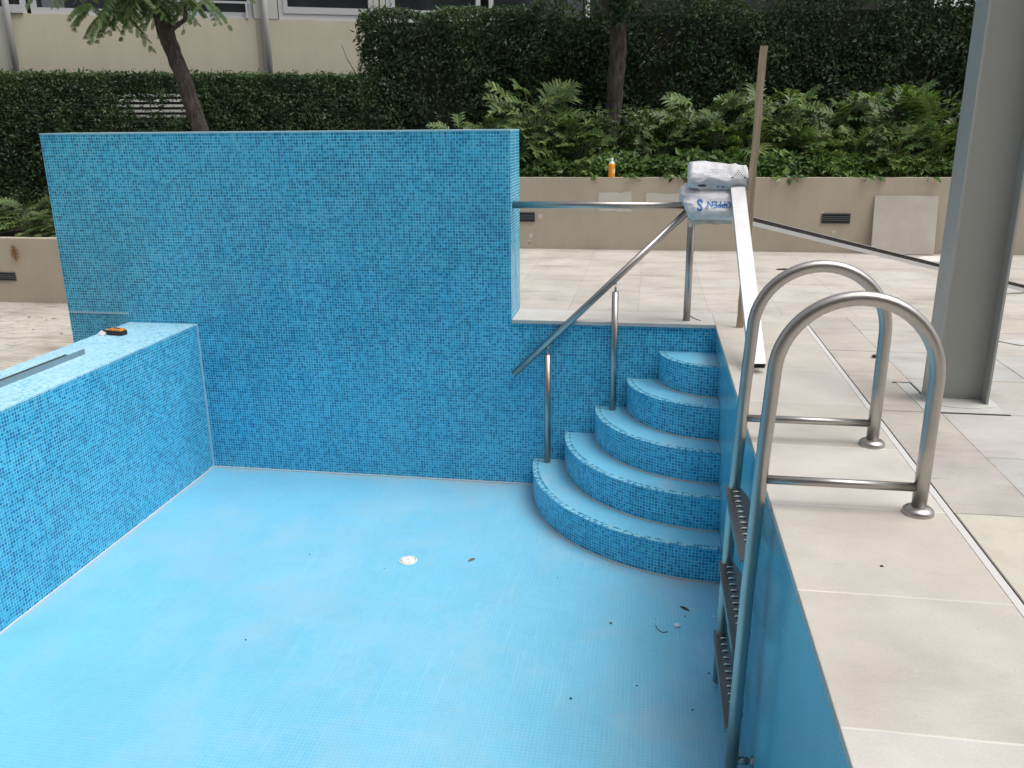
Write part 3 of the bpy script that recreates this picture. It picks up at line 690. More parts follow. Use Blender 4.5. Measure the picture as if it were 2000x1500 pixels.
# ------------------------------------------------------------------ things on the overflow wall
ab = empty('aluminium_angle', (-5.08, -1.95, ZW), "dark grey aluminium angle bar lying along the flat top of the overflow wall", 'angle bar')
A_ = Vector((-5.060, -1.12, ZW+.002)); B_ = Vector((-5.105, -3.6, ZW+.002)); t = (A_-B_).normalized(); s = Vector((t.y, -t.x, 0))
MX = Matrix(((s.x, t.x, 0, B_.x), (s.y, t.y, 0, B_.y), (0, 0, 1, B_.z), (0, 0, 0, 1))); L = (A_-B_).length
m_ = metal('grey_aluminium', (.42, .44, .46), .4)
q = MB().box((.000, 0, 0), (.060, L, .0035), MX).box((.060, 0, 0), (.063, L, .042), MX); local(q.build('angle', m_, ab), ab)
q = MB().box((.004, .02, .0036), (.0598, L-.16, .034), MX); local(q.build('dark_infill', M['vent'], ab), ab)  # dark block filling the open inside behind the front flange
tl = empty('power_tool', (-5.17, -.47, ZW), "small black and orange power tool lying on the overflow wall", 'power tool', rz=R(-10))
M['blk'] = newmat('black_rubber', (.015, .015, .018), .55)[0]; M['org'] = newmat('orange_plastic', (.75, .28, .03), .4)[0]; M['wht'] = newmat('white_paper', (.7, .66, .7), .6)[0]
q = MB().prism([(-.03, -.045), (.10, -.040), (.118, -.02), (.118, .03), (.10, .045), (-.02, .045), (-.04, .02)], .001, .040); q.build('body', M['blk'], tl, .008)
MB().prism([(-.018, -.038), (.098, -.034), (.108, -.01), (.10, .034), (-.012, .036)], .030, .056).build('cover', M['org'], tl, .005)
MB().prism([(.01, -.012), (.07, -.010), (.07, .010), (.01, .012)], .056, .060).build('grip_recess', M['blk'], tl, .002)
MB().prism([(-.115, -.010), (-.045, -.035), (-.030, .012), (-.10, .035)], .001, .034).build('head', M['blk'], tl, .008)
MB().prism([(-.095, -.004), (-.055, -.018), (-.048, .008), (-.085, .024)], .034, .040).build('head_cover', M['org'], tl, .003)
MX = Matrix.Translation((-.085, -.052, .018)) @ Matrix.Rotation(R(35), 4, 'X') @ Matrix.Rotation(R(-20), 4, 'Z')
MB().box((-.03, -.024, -.002), (.045, .02, .002), MX).build('tag', M['wht'], tl)

# ------------------------------------------------------------------ on the pool floor
dr = empty('floor_drain', (-2.288, -1.527, -D), "round white drain cover set in the pale blue pool floor", 'drain')
M['drain'] = newmat('white_plastic', (.80, .78, .74), .4)[0]
MB().lathe([(.068, 0), (.068, .004), (.062, .007), (.058, .007), (.058, .003)], seg=36).build('ring', M['drain'], dr)
MB().lathe([(.054, .002), (.054, .008), (.045, .010), (0, .011)], seg=36).build('cover', M['drain'], dr)
M['slot'] = newmat('drain_slots', (.25, .24, .22), .8)[0]
for k in range(4):
    MB().box((-.006, .048, .0085), (.006, .053, .0105), Matrix.Rotation(2*math.pi*k/4+.5, 4, 'Z')).build('slot', M['slot'], dr)
MB().lathe([(.006, .0112), (0, .0118)], seg=10).build('screw', M['slot'], dr)
def lump(name, x, y, s, m, label, cat, group=None, seed=0, z=-D, flat=.5, el=1.0, rz=0):
    bm = bmesh.new(); bmesh.ops.create_icosphere(bm, subdivisions=2, radius=s)
    for v in bm.verts:
        k = 1+.5*noise.noise(v.co*(1.3/s)+Vector((seed, seed*2, 0))); v.co *= k; v.co.z *= flat; v.co.x *= el
    me = bpy.data.meshes.new(name); bm.to_mesh(me); bm.free(); me.materials.append(m); mn = min(v.co.z for v in me.vertices)
    o = bpy.data.objects.new(name, me); col.objects.link(o); o.location = (x, y, z-mn-.0005); o.rotation_euler = (0, 0, rz)
    return tag(o, label, cat, group)
M['crumb'] = newmat('dark_crumb', (.05, .045, .04), .9)[0]
GC = 'dark crumbs on the pool floor'
for i, (x, y, s, lb) in enumerate(((-.741, -2.155, .009, "largest dark round crumb on the pool floor, left of the pale tile chip"), (-3.061, -1.541, .005, "tiny dark crumb on the pool floor, well left of the drain"),
        (-.93, -2.952, .008, "dark crumb alone in the lower middle of the pool floor"), (-3.036, -2.675, .006, "small dark crumb in the lower left of the pool floor"), (-.56, -2.78, .006, "small dark crumb between the pale tile chip and the bottom of the picture"),
        (-.25, -2.95, .006, "lowest small crumb beside the foot of the ladder"), (-.14, -2.60, .006, "small crumb just left of the ladder's lowest tread"), (-.45, -2.06, .004, "speck-sized crumb just left of the thin dark leaf sliver"),
        (-.26, -2.00, .006, "small crumb between the thin dark leaf sliver and the pale tile chip"), (-1.15, -1.62, .004, "speck-sized crumb on the pool floor near the lowest step"), (-2.43, -1.67, .004, "speck-sized crumb just below and left of the drain"))):
    lump('crumb', x, y, s, M['crumb'], lb, 'crumb', GC, i)
lump('crumb', 1.03, -.92, .022, M['crumb'], "dark clod on the paving left of the steel column", 'clod', None, 31, z=0, el=1.3)
lump('crumb', .32, -4.02, .006, M['crumb'], "tiny dark chip on the near coping in front of the ladder", 'chip', None, 33, z=0)
lump('crumb', .93, 2.9, .04, M['crumb'], "flat dark scrap on the back terrace below the propped channel", 'scrap', None, 35, z=-.002, flat=.15, el=1.9)
def leafshape(name, x, y, z, L, W, rz, m, label, cat):
    q = MB(); n_ = 6
    for i in range(n_):
        a, b_ = i/n_, (i+1)/n_; wa, wb = W*math.sin(math.pi*a)**.8, W*math.sin(math.pi*min(b_, .999))**.8
        ha, hb = .006*math.sin(math.pi*a), .006*math.sin(math.pi*b_)
        for s in (-1, 1): q.face([(L*a, 0, .001), (L*b_, 0, .001), (L*b_, s*wb, hb+.003), (L*a, s*wa, ha+.003)])
    o = q.build(name, m); o.location = (x, y, z); o.rotation_euler = (0, 0, rz); return tag(o, label, cat)
leafshape('dead_leaf', -1.84, -1.48, -D, .075, .012, R(50), M['deadleaf'], "small brown dead leaf lying right of the drain on the pool floor", 'leaf')
leafshape('dead_leaf', -.29, -1.88, -D, .085, .010, R(-40), M['crumb'], "thin dark leaf sliver near the foot of the ladder on the pool floor", 'leaf')
o = MB().box((-.017, -.017, 0), (.017, .017, .016)).build('tile_chip', newmat('pale_chip', (.62, .72, .78), .4)[0], None, .003); o.location = (-.315, -2.13, -D+.0003); o.rotation_euler = (0, 0, R(25)); tag(o, "pale square tile chip lying on the pool floor near the ladder", 'tile chip')
o = MB().box((-.012, -.006, 0), (.012, .006, .006)).build('tile_chip', bpy.data.materials['pale_chip'], None, .001); o.location = (-.07, -1.98, -D+.0003); o.rotation_euler = (0, 0, R(-15)); tag(o, "tiny white sliver beside the ladder's lower rung on the pool floor", 'tile chip')
o = MB().tube([(-.45, -2.14, -D+.003), (-.435, -2.19, -D+.004), (-.405, -2.215, -D+.003), (-.375, -2.20, -D+.003)], .0025, 6).build('twig', M['twig']); tag(o, "short bent dark twig beside the pale tile chip on the pool floor", 'twig')
o = MB().tube([(-.235, .36, .002), (-.20, .27, .003), (-.185, .20, .003), (-.13, .12, .003)], .003, 6).build('wire', M['twig']); tag(o, "thin bent brown wire lying at the foot of the handrail post", 'wire')
M['shard'] = newmat('slab_offcut', (.7, .68, .65), .6)[0]
o = MB().prism([(2.47, 3.62), (3.4, 3.55), (3.4, 4.08), (2.75, 4.02)], -.002, .012).build('plastic_sheet', M['shard'], None, .002); tag(o, "thin white sheet lying on the terrace at the foot of the leaning slab", 'sheet')
o = MB().prism([(2.03, -.31), (2.6, -.24), (2.9, -.45), (2.3, -.50), (2.15, -.44)], -.001, .006).build('cement_smear', M['cement'], None, .001); tag(o, "grey cement smear on the paving right of the column", 'cement smear')
# litter on the lower terrace
q = MB(); rnd = random.Random(12)
for k in range(90):
    x = rnd.uniform(-11.5, -6.0); y = rnd.gauss(2.9, .45)+.10*(x+8); y = min(max(y, .8), 4.25); a = rnd.uniform(0, 6.3); L = rnd.uniform(.008, .035); W = L*rnd.uniform(.15, .5)
    c, s = math.cos(a), math.sin(a); z = -.916
    q.face([(x-L*c, y-L*s, z), (x+W*s, y-W*c, z+.004), (x+L*c, y+L*s, z), (x-W*s, y+W*c, z+.006)])
tag(q.build('leaf_litter', M['twig']), "brown leaf litter scattered over the lower terrace", 'leaf litter', kind='stuff')

# ------------------------------------------------------------------ building behind
TA = Vector((.90407, .42738, 0)); NA = Vector((-.42738, .90407, 0)); OA = Vector((-12.95, 9.0, 0))
bd = empty('building', OA, "cream rendered building with dark windows behind the hedges", 'building')
MW = Matrix(((TA.x, NA.x, 0, 0), (TA.y, NA.y, 0, 0), (0, 0, 1, 0), (0, 0, 0, 1)))       # local: s along wall, n away, z
def wl(name, boxes, m, parent=bd, bevel=0):
    q = MB()
    for a, b in boxes: q.box(a, b, MW)
    return q.build(name, m, parent, bevel)
wl('wall', [((-12, 0, -1), (22, .3, 3.75))], M['cream'])
wl('bright_band', [((-12, -.012, -1), (22, -.001, 2.52))], newmat('bright_band_white', (.8, .8, .78), .6)[0])  # white layer added to brighten the shaded wall behind the fence gaps
wl('upper_wall', [((-12, 0, 5.4), (22, .3, 8.5))], M['cream'])
wl('wall', [((-12, .6, 3.75), (22, .8, 5.4))], newmat('dark_room', (.03, .03, .032), .8)[0])
wl('pier', [((4.53, -.01, 3.752), (5.02, .29, 5.40))], M['pier'])
for s0, s1, parts in ((-.9, .28, 1), (.36, 4.52, 2), (5.04, 7.02, 3), (7.30, 9.4, 4), (9.6, 12.0, 5), (-5, -1.1, 6)):
    f = wl('window', [((s0, .05, 3.752), (s0+.10, .14, 5.4)), ((s1-.10, .05, 3.752), (s1, .14, 5.4)), ((s0+.10, .05, 3.752), (s1-.10, .14, 3.87))], M['frame'])
    if parts in (3, 4): wl('sash', [((s0+.10, .03, 3.871), (s1-.10, .12, 4.00)), ((s0+.10, .03, 4.0), (s0+.19, .12, 5.4))], M['frame'], f)
    wl('pane', [((s0+.10, .15, 3.76), (s1-.10, .16, 5.39))], M['glass'], f)
wl('mullion', [((7.03, .04, 3.752), (7.14, .2, 5.4)), ((7.17, .04, 3.752), (7.28, .2, 5.4))], M['pier'])
wl('balcony_rail', [((2.2, -.03, 4.03), (4.48, .0, 4.07)), ((4.38, -.03, 3.752), (4.42, .0, 4.03))], M['frame'])
wl('curtain', [((.55, .145, 3.76), (.95, .149, 5.3))], newmat('grey_blind', (.12, .13, .14), .8)[0])
wl('sill_box', [((-.02, -.05, 3.752), (.23, .045, 3.90))], M['frame'])
for s0, lab in ((-.035, "left"), (4.76, "right")):
    z1 = 5.6; q = MB(); base = MW @ Vector((s0, -.11, 0)); q.tube([base+Vector((0, 0, 2.3)), base+Vector((0, 0, z1))], .062, 18); p_ = q.build('downpipe', M['pipe'], bd)
    wl('pipe_collar', [((s0-.06, -.12, 2.66), (s0+.06, .0, 2.70))], M['pipe'], p_)
wl('pier_strip', [((-.30, -.005, 2.3), (-.11, .02, 3.75))], M['pier']); wl('pier_strip', [((4.55, -.005, 2.3), (4.68, .02, 3.75))], newmat('shade_paint', (.36, .34, .28), .8)[0])
# horizontal slat fence in front of it
fe = empty('slat_fence', OA + MW @ Vector((0, -.55, 0)), "dark horizontal slat fence behind the low hedge", 'fence')
q = MB()
for k in range(26):
    z = .05+k*.10
    if z+.10 < 2.64:
        if 1.70 < z < 2.25: q.box((-6, 0, z), (1.75, .03, z+.095), MW).box((1.75, 0, z), (3.35, .03, z+.05), MW).box((3.35, 0, z), (8.5, .03, z+.095), MW)
        else: q.box((-6, 0, z), (8.5, .03, z+.097), MW)
q.box((-6, -.02, 2.585), (8.5, .05, 2.63), MW)
q.build('slats', newmat('dark_slat', (.035, .03, .026), .6)[0], fe)
for k in range(8): MB().box((-6+k*2.26, .031, -.02), (-5.92+k*2.26, .11, 2.58), MW).build('fence_post', bpy.data.materials['dark_slat'], fe)
# unseen block added behind the photographer to shade the pool and darken steel reflections
hb = empty('building', (0, -13.5, 0), "grey block added out of view behind the photographer for shade and dark reflections", 'building')
hq = MB()
for k in range(5):
    z = 3.0*k-1.7 if k == 0 else 3.0*k; hq.box((-26, -14.2, z), (22, -13.5, 3.0*k+1.1))
for k in range(13): hq.box((-26+k*3.95, -14.2, 1.1), (-25.4+k*3.95, -13.52, 15))
local(hq.build('wall', plaster('added_block_paint', (.26, .25, .235), .08, .2), hb), hb)
local(MB().box((-26, -14.5, -1.7), (22, -14.21, 16)).build('window_band', M['glass'], hb), hb)
# rendered garden wall behind the tall hedge
gw_ = tag(MB().box((-4.98, 6.95, .5), (14, 7.12, 3.15)).build('garden_wall', M['garden']), "dark grey rendered wall showing through gaps in the tall hedge", 'wall')

# ------------------------------------------------------------------ foliage
def leaves(mb, pts, rnd, size, up=(0, -1, .3), spread=.9, asp=.5):
    upv = Vector(up)
    for p in pts:
        p = Vector(p); n_ = (upv+Vector((rnd.gauss(0, spread), rnd.gauss(0, spread), rnd.gauss(0, spread)))).normalized()
        a = Vector((rnd.gauss(0, 1), rnd.gauss(0, 1), rnd.gauss(0, 1)-.4)); t = (a-n_*a.dot(n_)).normalized(); b_ = n_.cross(t)
        L = size*(rnd.uniform(.6, 1.25) if rnd.random() < .85 else rnd.uniform(1.3, 1.7)); W = L*asp*.5; fold = n_*(W*.45)
        i = len(mb.v); m1 = p+t*(L*.42)
        mb.v += [tuple(p), tuple(m1+b_*W+fold), tuple(p+t*L), tuple(m1-b_*W+fold)]
        mb.f += [(i, i+1, i+2), (i, i+2, i+3)]; mb.uv += [[(0, 0)]*3]*2; mb.sm += [False]*2
def hedge_points(n_, rnd, fx, fz, depth, dens, seed):
    out = []; k = 0
    while len(out) < n_ and k < n_*6:
        k += 1; s = rnd.uniform(*fx); z = rnd.uniform(*fz); v = noise.noise(Vector((s*1.1+seed, z*1.3, 0)))+.5*noise.noise(Vector((s*3.1+seed, z*3.3, 4)))
        if dens(s, z, v) < rnd.random(): continue
        bulge = .10*noise.noise(Vector((s*2.2, z*2.4, seed)))+.05*noise.noise(Vector((s*6, z*6, seed)))
        out.append((s, z, bulge, rnd.random()**1.4*depth))
    return out
def tall_top(s): return 3.27+.03*math.sin(s*5)+.07*noise.noise(Vector((s*3, 0, 9)))+(min(.9, (s+2.5)*.8) if s > -2.5 else 0)
rnd = random.Random(21)
def dens(s, z, v):
    if z > tall_top(s): return 0
    d = 1.0 if z > 2.35 else .62+.25*(z-1.0)
    d += v*1.7
    return max(.30 if s < -3 else .16, min(1, d))
th = empty('tall_hedge', (-.5, 6.6, .86), "tall dark green climbing hedge covering the wall behind the planter", 'hedge')
mb = MB(); P_ = hedge_points(84000, rnd, (-5.12, 6.2), (.9, 4.1), .30, dens, 2.0)
leaves(mb, [(s, 6.62-b_+d, z) for s, z, b_, d in P_], rnd, .062)
# the left end of the hedge, wrapping round, and the sprigs along its top
leaves(mb, [(-5.13-.04*rnd.random()-.07*noise.noise(Vector((0, y_*4, z_*3))), y_, z_) for y_, z_ in [(rnd.uniform(6.6, 7.4), rnd.uniform(.9, 3.25)) for _ in range(3500)]], rnd, .062, (-1, -.3, .3))
leaves(mb, [(s, rnd.uniform(6.6, 7.1), tall_top(s)+rnd.uniform(-.08, .05)) for s in [rnd.uniform(-5.12, -1.0) for _ in range(3500)]], rnd, .062, (0, -.3, 1))
local(mb.build('foliage', M['hedge'], th), th)
q = MB(); rnd = random.Random(4)
for k in range(42):
    x = rnd.uniform(-5, 5); p = [Vector((x, 6.86, .86))]; a = rnd.uniform(-.5, .5)
    for j in range(9): a += rnd.uniform(-.35, .35); p.append(p[-1]+Vector((math.sin(a)*.24, rnd.uniform(-.03, .02), .22)))
    p = [Vector((v.x, min(v.y, 6.92), v.z)) for v in p]; q.tube(p, [.018-.0015*i for i in range(10)], 5)
local(q.build('stems', M['twig'], th), th)
# low hedge in front of the slat fence, set parallel to the building
lh = empty('low_hedge', OA + MW @ Vector((3, -.9, -.02)), "low clipped hedge in front of the slat fence, below the cream wall", 'hedge')
def gap(s, z):
    g = 0
    for (a, b_, c, d_) in ((1.9, 3.25, 1.74, 2.22),):
        if a < s < b_ and c < z < d_: g = max(g, min(1, min(s-a, b_-s)*3.0, min(z-c, d_-z)*7))
    return g
def dens2(s, z, v):
    return max(0, min(1, .85+v*.8-(.80+1.3*noise.noise(Vector((s*6, z*11, 3))))*gap(s, z)+(.5 if z > 2.25 else 0)))
rnd = random.Random(33); mb = MB()
P_ = hedge_points(88000, rnd, (-3.2, 8.6), (.0, 2.60), .34, dens2, 7.0)
W0 = OA
def wp(s, n_, z): return OA + MW @ Vector((s, n_, z))
leaves(mb, [wp(s, -1.05-b_+d, z) for s, z, b_, d in P_], rnd, .066)
leaves(mb, [wp(s, rnd.uniform(-1.1, -.6), 2.60+.03*noise.noise(Vector((s*4, 1, 1)))+rnd.uniform(-.05, .03)+(.06 if rnd.random() < .06 else 0)) for s in [rnd.uniform(-3.2, 8.6) for _ in range(6500)]], rnd, .066, (0, -.3, 1))
local(mb.build('foliage', M['hedge2'], lh), lh)
q = MB(); rnd = random.Random(6)
for k in range(40):
    s = rnd.uniform(-3, 8); p = [wp(s, -.78, -.02)]; a = rnd.uniform(-.4, .4)
    for j in range(8): a += rnd.uniform(-.3, .3); p.append(p[-1]+TA*math.sin(a)*.22+Vector((0, 0, .28)))
    q.tube(p, [.02-.002*i for i in range(9)], 5)
local(q.build('stems', M['twig'], lh), lh)
# ground cover along the planter edge
mb = MB(); rnd = random.Random(41); pts = []
for k in range(21000):
    x = rnd.uniform(-2.6, 4.4); y = 4.47+abs(rnd.gauss(0, .30)); hgt = .28+.12*noise.noise(Vector((x*1.7, y*1.2, 0)))+.08*noise.noise(Vector((x*5, y*3, 2)))
    if x < -1.3 or x > .2: pass
    elif y > 4.7 and -1.0 < x < -.3: hgt *= .6
    z = .90+hgt*rnd.random()**.6*min(1, (y-4.38)*3.2+.25)
    pts.append((x, y, z))
for k in range(900):
    x = rnd.uniform(-1.75, 4.2); v = noise.noise(Vector((x*2.2, 5, 5)))
    if v < .05: continue
    pts.append((x, rnd.uniform(4.29, 4.45), .955-rnd.random()**2*.10*(v+.3)))
leaves(mb, pts, rnd, .082, (0, -.6, .9), .6, .62)
o = mb.build('ground_cover', M['cover']); tag(o, "bright green ground cover spilling along the top of the beige planter wall", 'ground cover', kind='stuff')
# philodendrons
def lobed_leaf(mb, base, d, nrm, L, rnd):
    d = d.normalized(); nrm = (nrm-d*nrm.dot(d)).normalized(); b_ = d.cross(nrm); n_ = 6; dr_ = rnd.uniform(.15, .45)
    def mid(t): return base+d*(L*t)-Vector((0, 0, 1))*(dr_*L*t*t)
    for s in (-1, 1):
        for k in range(n_):
            t0 = .04+.90*k/n_; tw = .115 if k else .08; ll = L*.52*math.sin(math.pi*(.14+.80*(k+.5)/n_))**.8*rnd.uniform(.85, 1.1)
            if k == n_-1: ll = L*.16
            a0, a1 = mid(t0), mid(t0+tw); ang = R(62-26*k/n_); ang += rnd.uniform(-.08, .08); o1 = (b_*s*math.sin(ang)+d*math.cos(ang)).normalized()
            m0 = a0+o1*ll*.55-nrm*0+nrm*ll*.10; m1 = a1+o1*ll*.55+nrm*ll*.10; tip = (a0+a1)/2+o1*ll-Vector((0, 0, 1))*ll*.12
            i = len(mb.v); mb.v += [tuple(v) for v in (a0, a1, m1, m0, tip)]
            mb.f += [(i, i+1, i+2, i+3), (i+3, i+2, i+4)]; mb.uv += [[(0, 0)]*4, [(0, 0)]*3]; mb.sm += [False]*2
        for k in range(6):
            t0, t1 = k/6, (k+1)/6; a, c = mid(t0), mid(t1); wa, wb = L*.10*math.sin(math.pi*(.1+.8*t0)), L*.10*math.sin(math.pi*(.1+.8*t1))
            i = len(mb.v); mb.v += [tuple(v) for v in (a, c, c+b_*s*wb+nrm*.006, a+b_*s*wa+nrm*.006)]
            mb.f.append((i, i+1, i+2, i+3)); mb.uv.append([(0, 0)]*4); mb.sm.append(False)
def merge(o):
    bm = bmesh.new(); bm.from_mesh(o.data); bmesh.ops.remove_doubles(bm, verts=bm.verts, dist=.0004); bm.to_mesh(o.data); bm.free()
def philo(seed, n_=34, rad=.55, hgt=.85, leaf=.34):
    n_ = int(n_*1.55)
    rnd = random.Random(seed); root = empty('philodendron'); lf, stq = MB(), MB()
    for k in range(n_):
        az = rnd.uniform(0, 2*math.pi); el = rnd.random(); rr = rad*(.35+.65*rnd.random())*(1-.55*el); h = hgt*(.12+.88*el)
        end = Vector((rr*math.cos(az), rr*math.sin(az)*.8, h)); b0 = Vector((rnd.uniform(-.08, .08), rnd.uniform(-.05, .05), .02))
        midp = (b0+end)/2+Vector((end.x*-.18, end.y*-.18, .10)); stq.tube([b0, midp, end], [.009, .007, .004], 5, False)
        out = Vector((math.cos(az), math.sin(az)-.55, .9*el-.15+rnd.uniform(-.2, .2)))
        lobed_leaf(lf, end, out, Vector((rnd.uniform(-.3, .3), -.55, .85)), leaf*rnd.uniform(.75, 1.2), rnd)
    f_ = lf.build('foliage', M['philo'], root); merge(f_); stq.build('stems', M['stem'], root); return root
protos = [philo(1, 36, .62, 1.0, .38), philo(2, 32, .58, .95, .36), philo(3, 40, .68, .85, .35), philo(4, 30, .52, 1.1, .36)]
def copy_tree(o, parent=None):
    c = o.copy(); col.objects.link(c); c.parent = parent
    for chd in list(o.children): copy_tree(chd, c)
    return c
GP = 'philodendrons in the planters'
spots = [(-2.20, 5.30, 0, 1.45, .95, "largest philodendron, fanning out just right of the mosaic wall's top corner"),
 (-1.55, 4.92, 2, .85, .95, "low philodendron between the mosaic wall and the orange bottle"),
 (-3.35, 5.30, 1, .95, .90, "philodendron whose tips just show above the middle of the mosaic wall's right half"),
 (-2.85, 5.05, 3, .90, .90, "philodendron peeking over the mosaic wall left of the largest one"),
 (-.15, 5.35, 1, 1.10, .95, "philodendron standing between the brown tree trunk and the timber board"),
 (.45, 5.15, 2, 1.20, .95, "philodendron directly behind the cement bags"),
 (1.15, 5.45, 3, 1.25, .95, "tall philodendron directly behind the upright timber board"),
 (1.75, 5.45, 0, 1.12, .95, "full philodendron right of the timber board, above the wall vent"),
 (1.30, 5.0, 1, .85, .92, "small philodendron low behind the timber board"),
 (2.15, 5.0, 2, .92, .92, "philodendron with drooping leaves above the left edge of the leaning slab"),
 (2.55, 5.45, 3, 1.28, .95, "tallest philodendron leaf cluster above the leaning slab"),
 (3.10, 5.35, 0, 1.22, .95, "philodendron beside the grey column, above the slab's right edge"),
 (2.80, 4.92, 1, .85, .95, "low philodendron hanging over the wall above the leaning slab"),
 (3.75, 5.2, 2, 1.2, .95, "philodendron half hidden behind the grey column"),
 (-10.30, 5.25, 0, .95, 0, "philodendron in the lower left planter at the picture's edge"),
 (-9.70, 5.0, 2, .80, 0, "philodendron next to the mosaic wall's left edge"),
 (-11.1, 5.3, 1, 1.0, 0, "philodendron at the far left end of the lower planter")]
spots += [(-.55, 5.75, 3, 1.0, .9, "dark philodendron at the back, right of the second trunk"), (.15, 5.7, 0, 1.25, .95, "philodendron at the back, left of the cement bags"),
 (.85, 5.8, 1, 1.35, .95, "philodendron at the back between the cement bags and the timber board"), (1.55, 4.95, 2, .85, .9, "low philodendron right of the timber board's middle"),
 (2.1, 5.75, 3, 1.2, .9, "philodendron at the back above the wall vent"), (.25, 4.95, 3, .8, .9, "low philodendron hanging close behind the topmost cement bag"),
 (3.35, 4.95, 2, .9, .9, "low philodendron beside the column's left edge"), (-2.6, 5.6, 2, 1.15, .9, "philodendron behind and left of the largest one"), (-1.75, 5.2, 1, 1.1, .9, "philodendron to the right of the largest one, above the bottle's left")]
spots += [(.70, 4.78, 1, .78, .9, "low front philodendron between the cement bags and the timber board"), (2.45, 4.75, 0, .74, .9, "low front philodendron above the leaning slab's left half"),
 (-.45, 5.0, 2, .85, .9, "low philodendron just right of the yellow-green shrub"), (3.0, 4.78, 3, .76, .9, "low front philodendron above the leaning slab's right edge"), (1.95, 4.72, 1, .70, .9, "smallest front philodendron, above the wall vent")]
used = set(); rnd = random.Random(77)
for x, y, pi, s, zs, lab in spots:
    o = protos[pi] if pi not in used else copy_tree(protos[pi]); used.add(pi)
    zb = .86 if x > -4 else -.02
    o.location = (x, y, zb); s2 = s*.86; o.scale = (s2, s2, s2*(.92 if zs else .62)); o.rotation_euler = (0, 0, rnd.uniform(-.5, .5)+ (math.pi if rnd.random() < .3 else 0))
    tag(o, lab, 'philodendron', GP)
# hanging leaf tips over the wall
def hanging(x, z, y, lab, m, s=.16):
    q = MB(); rnd = random.Random(int(x*10)); lobed_leaf(q, Vector((x, y, z)), Vector((.12, 0, -1)), Vector((0, -1, .1)), s, rnd); o = q.build('hanging_leaf', m); merge(o); tag(o, lab, 'leaf')
hanging(-9.93, -.05, 4.29, "brown dying leaf hanging down the lower left planter wall", M['deadleaf'], .19)
# shrub beside the second trunk
sh = empty('shrub', (-1.0, 5.25, .86), "sparse yellow-green shrub with bare stems beside the second trunk", 'shrub')
q = MB(); lfm = MB(); rnd = random.Random(55)
for k in range(16):
    a = rnd.uniform(-.9, 1.0); p = [Vector((rnd.uniform(-.12, .12), rnd.uniform(-.08, .08), 0))]
    for j in range(7):
        a += rnd.uniform(-.22, .22); p.append(p[-1]+Vector((math.sin(a)*.14, rnd.uniform(-.04, .03), .125*max(.3, math.cos(a)))))
    q.tube(p, [.009-.001*i for i in range(8)], 5, False)
    for v in p[3:]:
        leaves(lfm, [v+Vector((rnd.gauss(0, .07), rnd.gauss(0, .05), rnd.gauss(0, .06))) for _ in range(16)], rnd, .07, (0, -.6, .7), .6, .62)
q.build('stems', M['twig'], sh); lfm.build('foliage', M['shrub'], sh)

# ------------------------------------------------------------------ trees
def limb(q, pts, rs, seg=14, bumpy=.0, seed=0):
    """smoothly resampled trunk with bark lumps"""
    pts = [Vector(p) for p in pts]; out = []; ro = []; m_ = 6
    for i in range(len(pts)-1):
        p0, p1 = pts[i], pts[i+1]; pm = pts[max(i-1, 0)]; pn = pts[min(i+2, len(pts)-1)]
        for k in range(m_):
            f = k/m_; out.append(.5*((2*p0)+(-pm+p1)*f+(2*pm-5*p0+4*p1-pn)*f*f+(-pm+3*p0-3*p1+pn)*f**3)); ro.append(rs[i]*(1-f)+rs[i+1]*f)
    out.append(pts[-1]); ro.append(rs[-1]); b0 = len(q.v); q.tube(out, ro, seg)
    for i in range(b0, len(q.v)):
        v = Vector(q.v[i]); k = (i-b0)//seg
        if k < len(out):
            d = v-out[k]; q.v[i] = tuple(out[k]+d*(1+bumpy*noise.noise(v*7+Vector((seed, 0, 0)))+bumpy*.6*noise.noise(Vector((v.x*25, v.y*25, v.z*6)))))
t1 = empty('tree', (-7.25, 5.6, -.02), "leaning brown tree with feathery leaves behind the mosaic wall", 'tree')
q = MB(); limb(q, [(-7.28, 5.6, -.03), (-7.33, 5.6, .8), (-7.41, 5.6, 1.40), (-7.46, 5.6, 1.65), (-7.62, 5.6, 2.32), (-7.80, 5.6, 2.92), (-7.85, 5.6, 3.30), (-7.84, 5.6, 3.8)], [.15, .13, .122, .12, .115, .115, .12, .09], 22, .20, 1)
trk = q.build('trunk', M['bark'], t1); local(trk, t1)
q = MB()
limb(q, [(-7.80, 5.58, 2.93), (-7.55, 5.5, 3.05), (-7.40, 5.45, 3.12), (-7.33, 5.42, 3.3), (-7.1, 5.4, 3.45), (-6.9, 5.3, 3.42)], [.04, .034, .03, .026, .02, .012], 8, .1)
limb(q, [(-7.86, 5.6, 3.35), (-8.1, 5.4, 3.6), (-8.5, 5.2, 3.75), (-8.9, 5.1, 3.7)], [.07, .05, .03, .015], 8, .1)
limb(q, [(-7.88, 5.6, 3.4), (-7.6, 5.8, 3.75), (-7.2, 5.9, 4.1), (-6.6, 6.0, 4.3)], [.07, .05, .03, .015], 8, .1)
limb(q, [(-7.92, 5.6, 3.7), (-8.2, 5.8, 4.1), (-8.6, 5.9, 4.4)], [.08, .05, .02], 8, .1)
limb(q, [(-7.92, 5.6, 3.7), (-7.9, 5.3, 4.1), (-7.7, 5.0, 4.5)], [.07, .04, .02], 8, .1)
br = q.build('branches', M['bark'], t1); local(br, t1)
mb = MB(); rnd = random.Random(9)
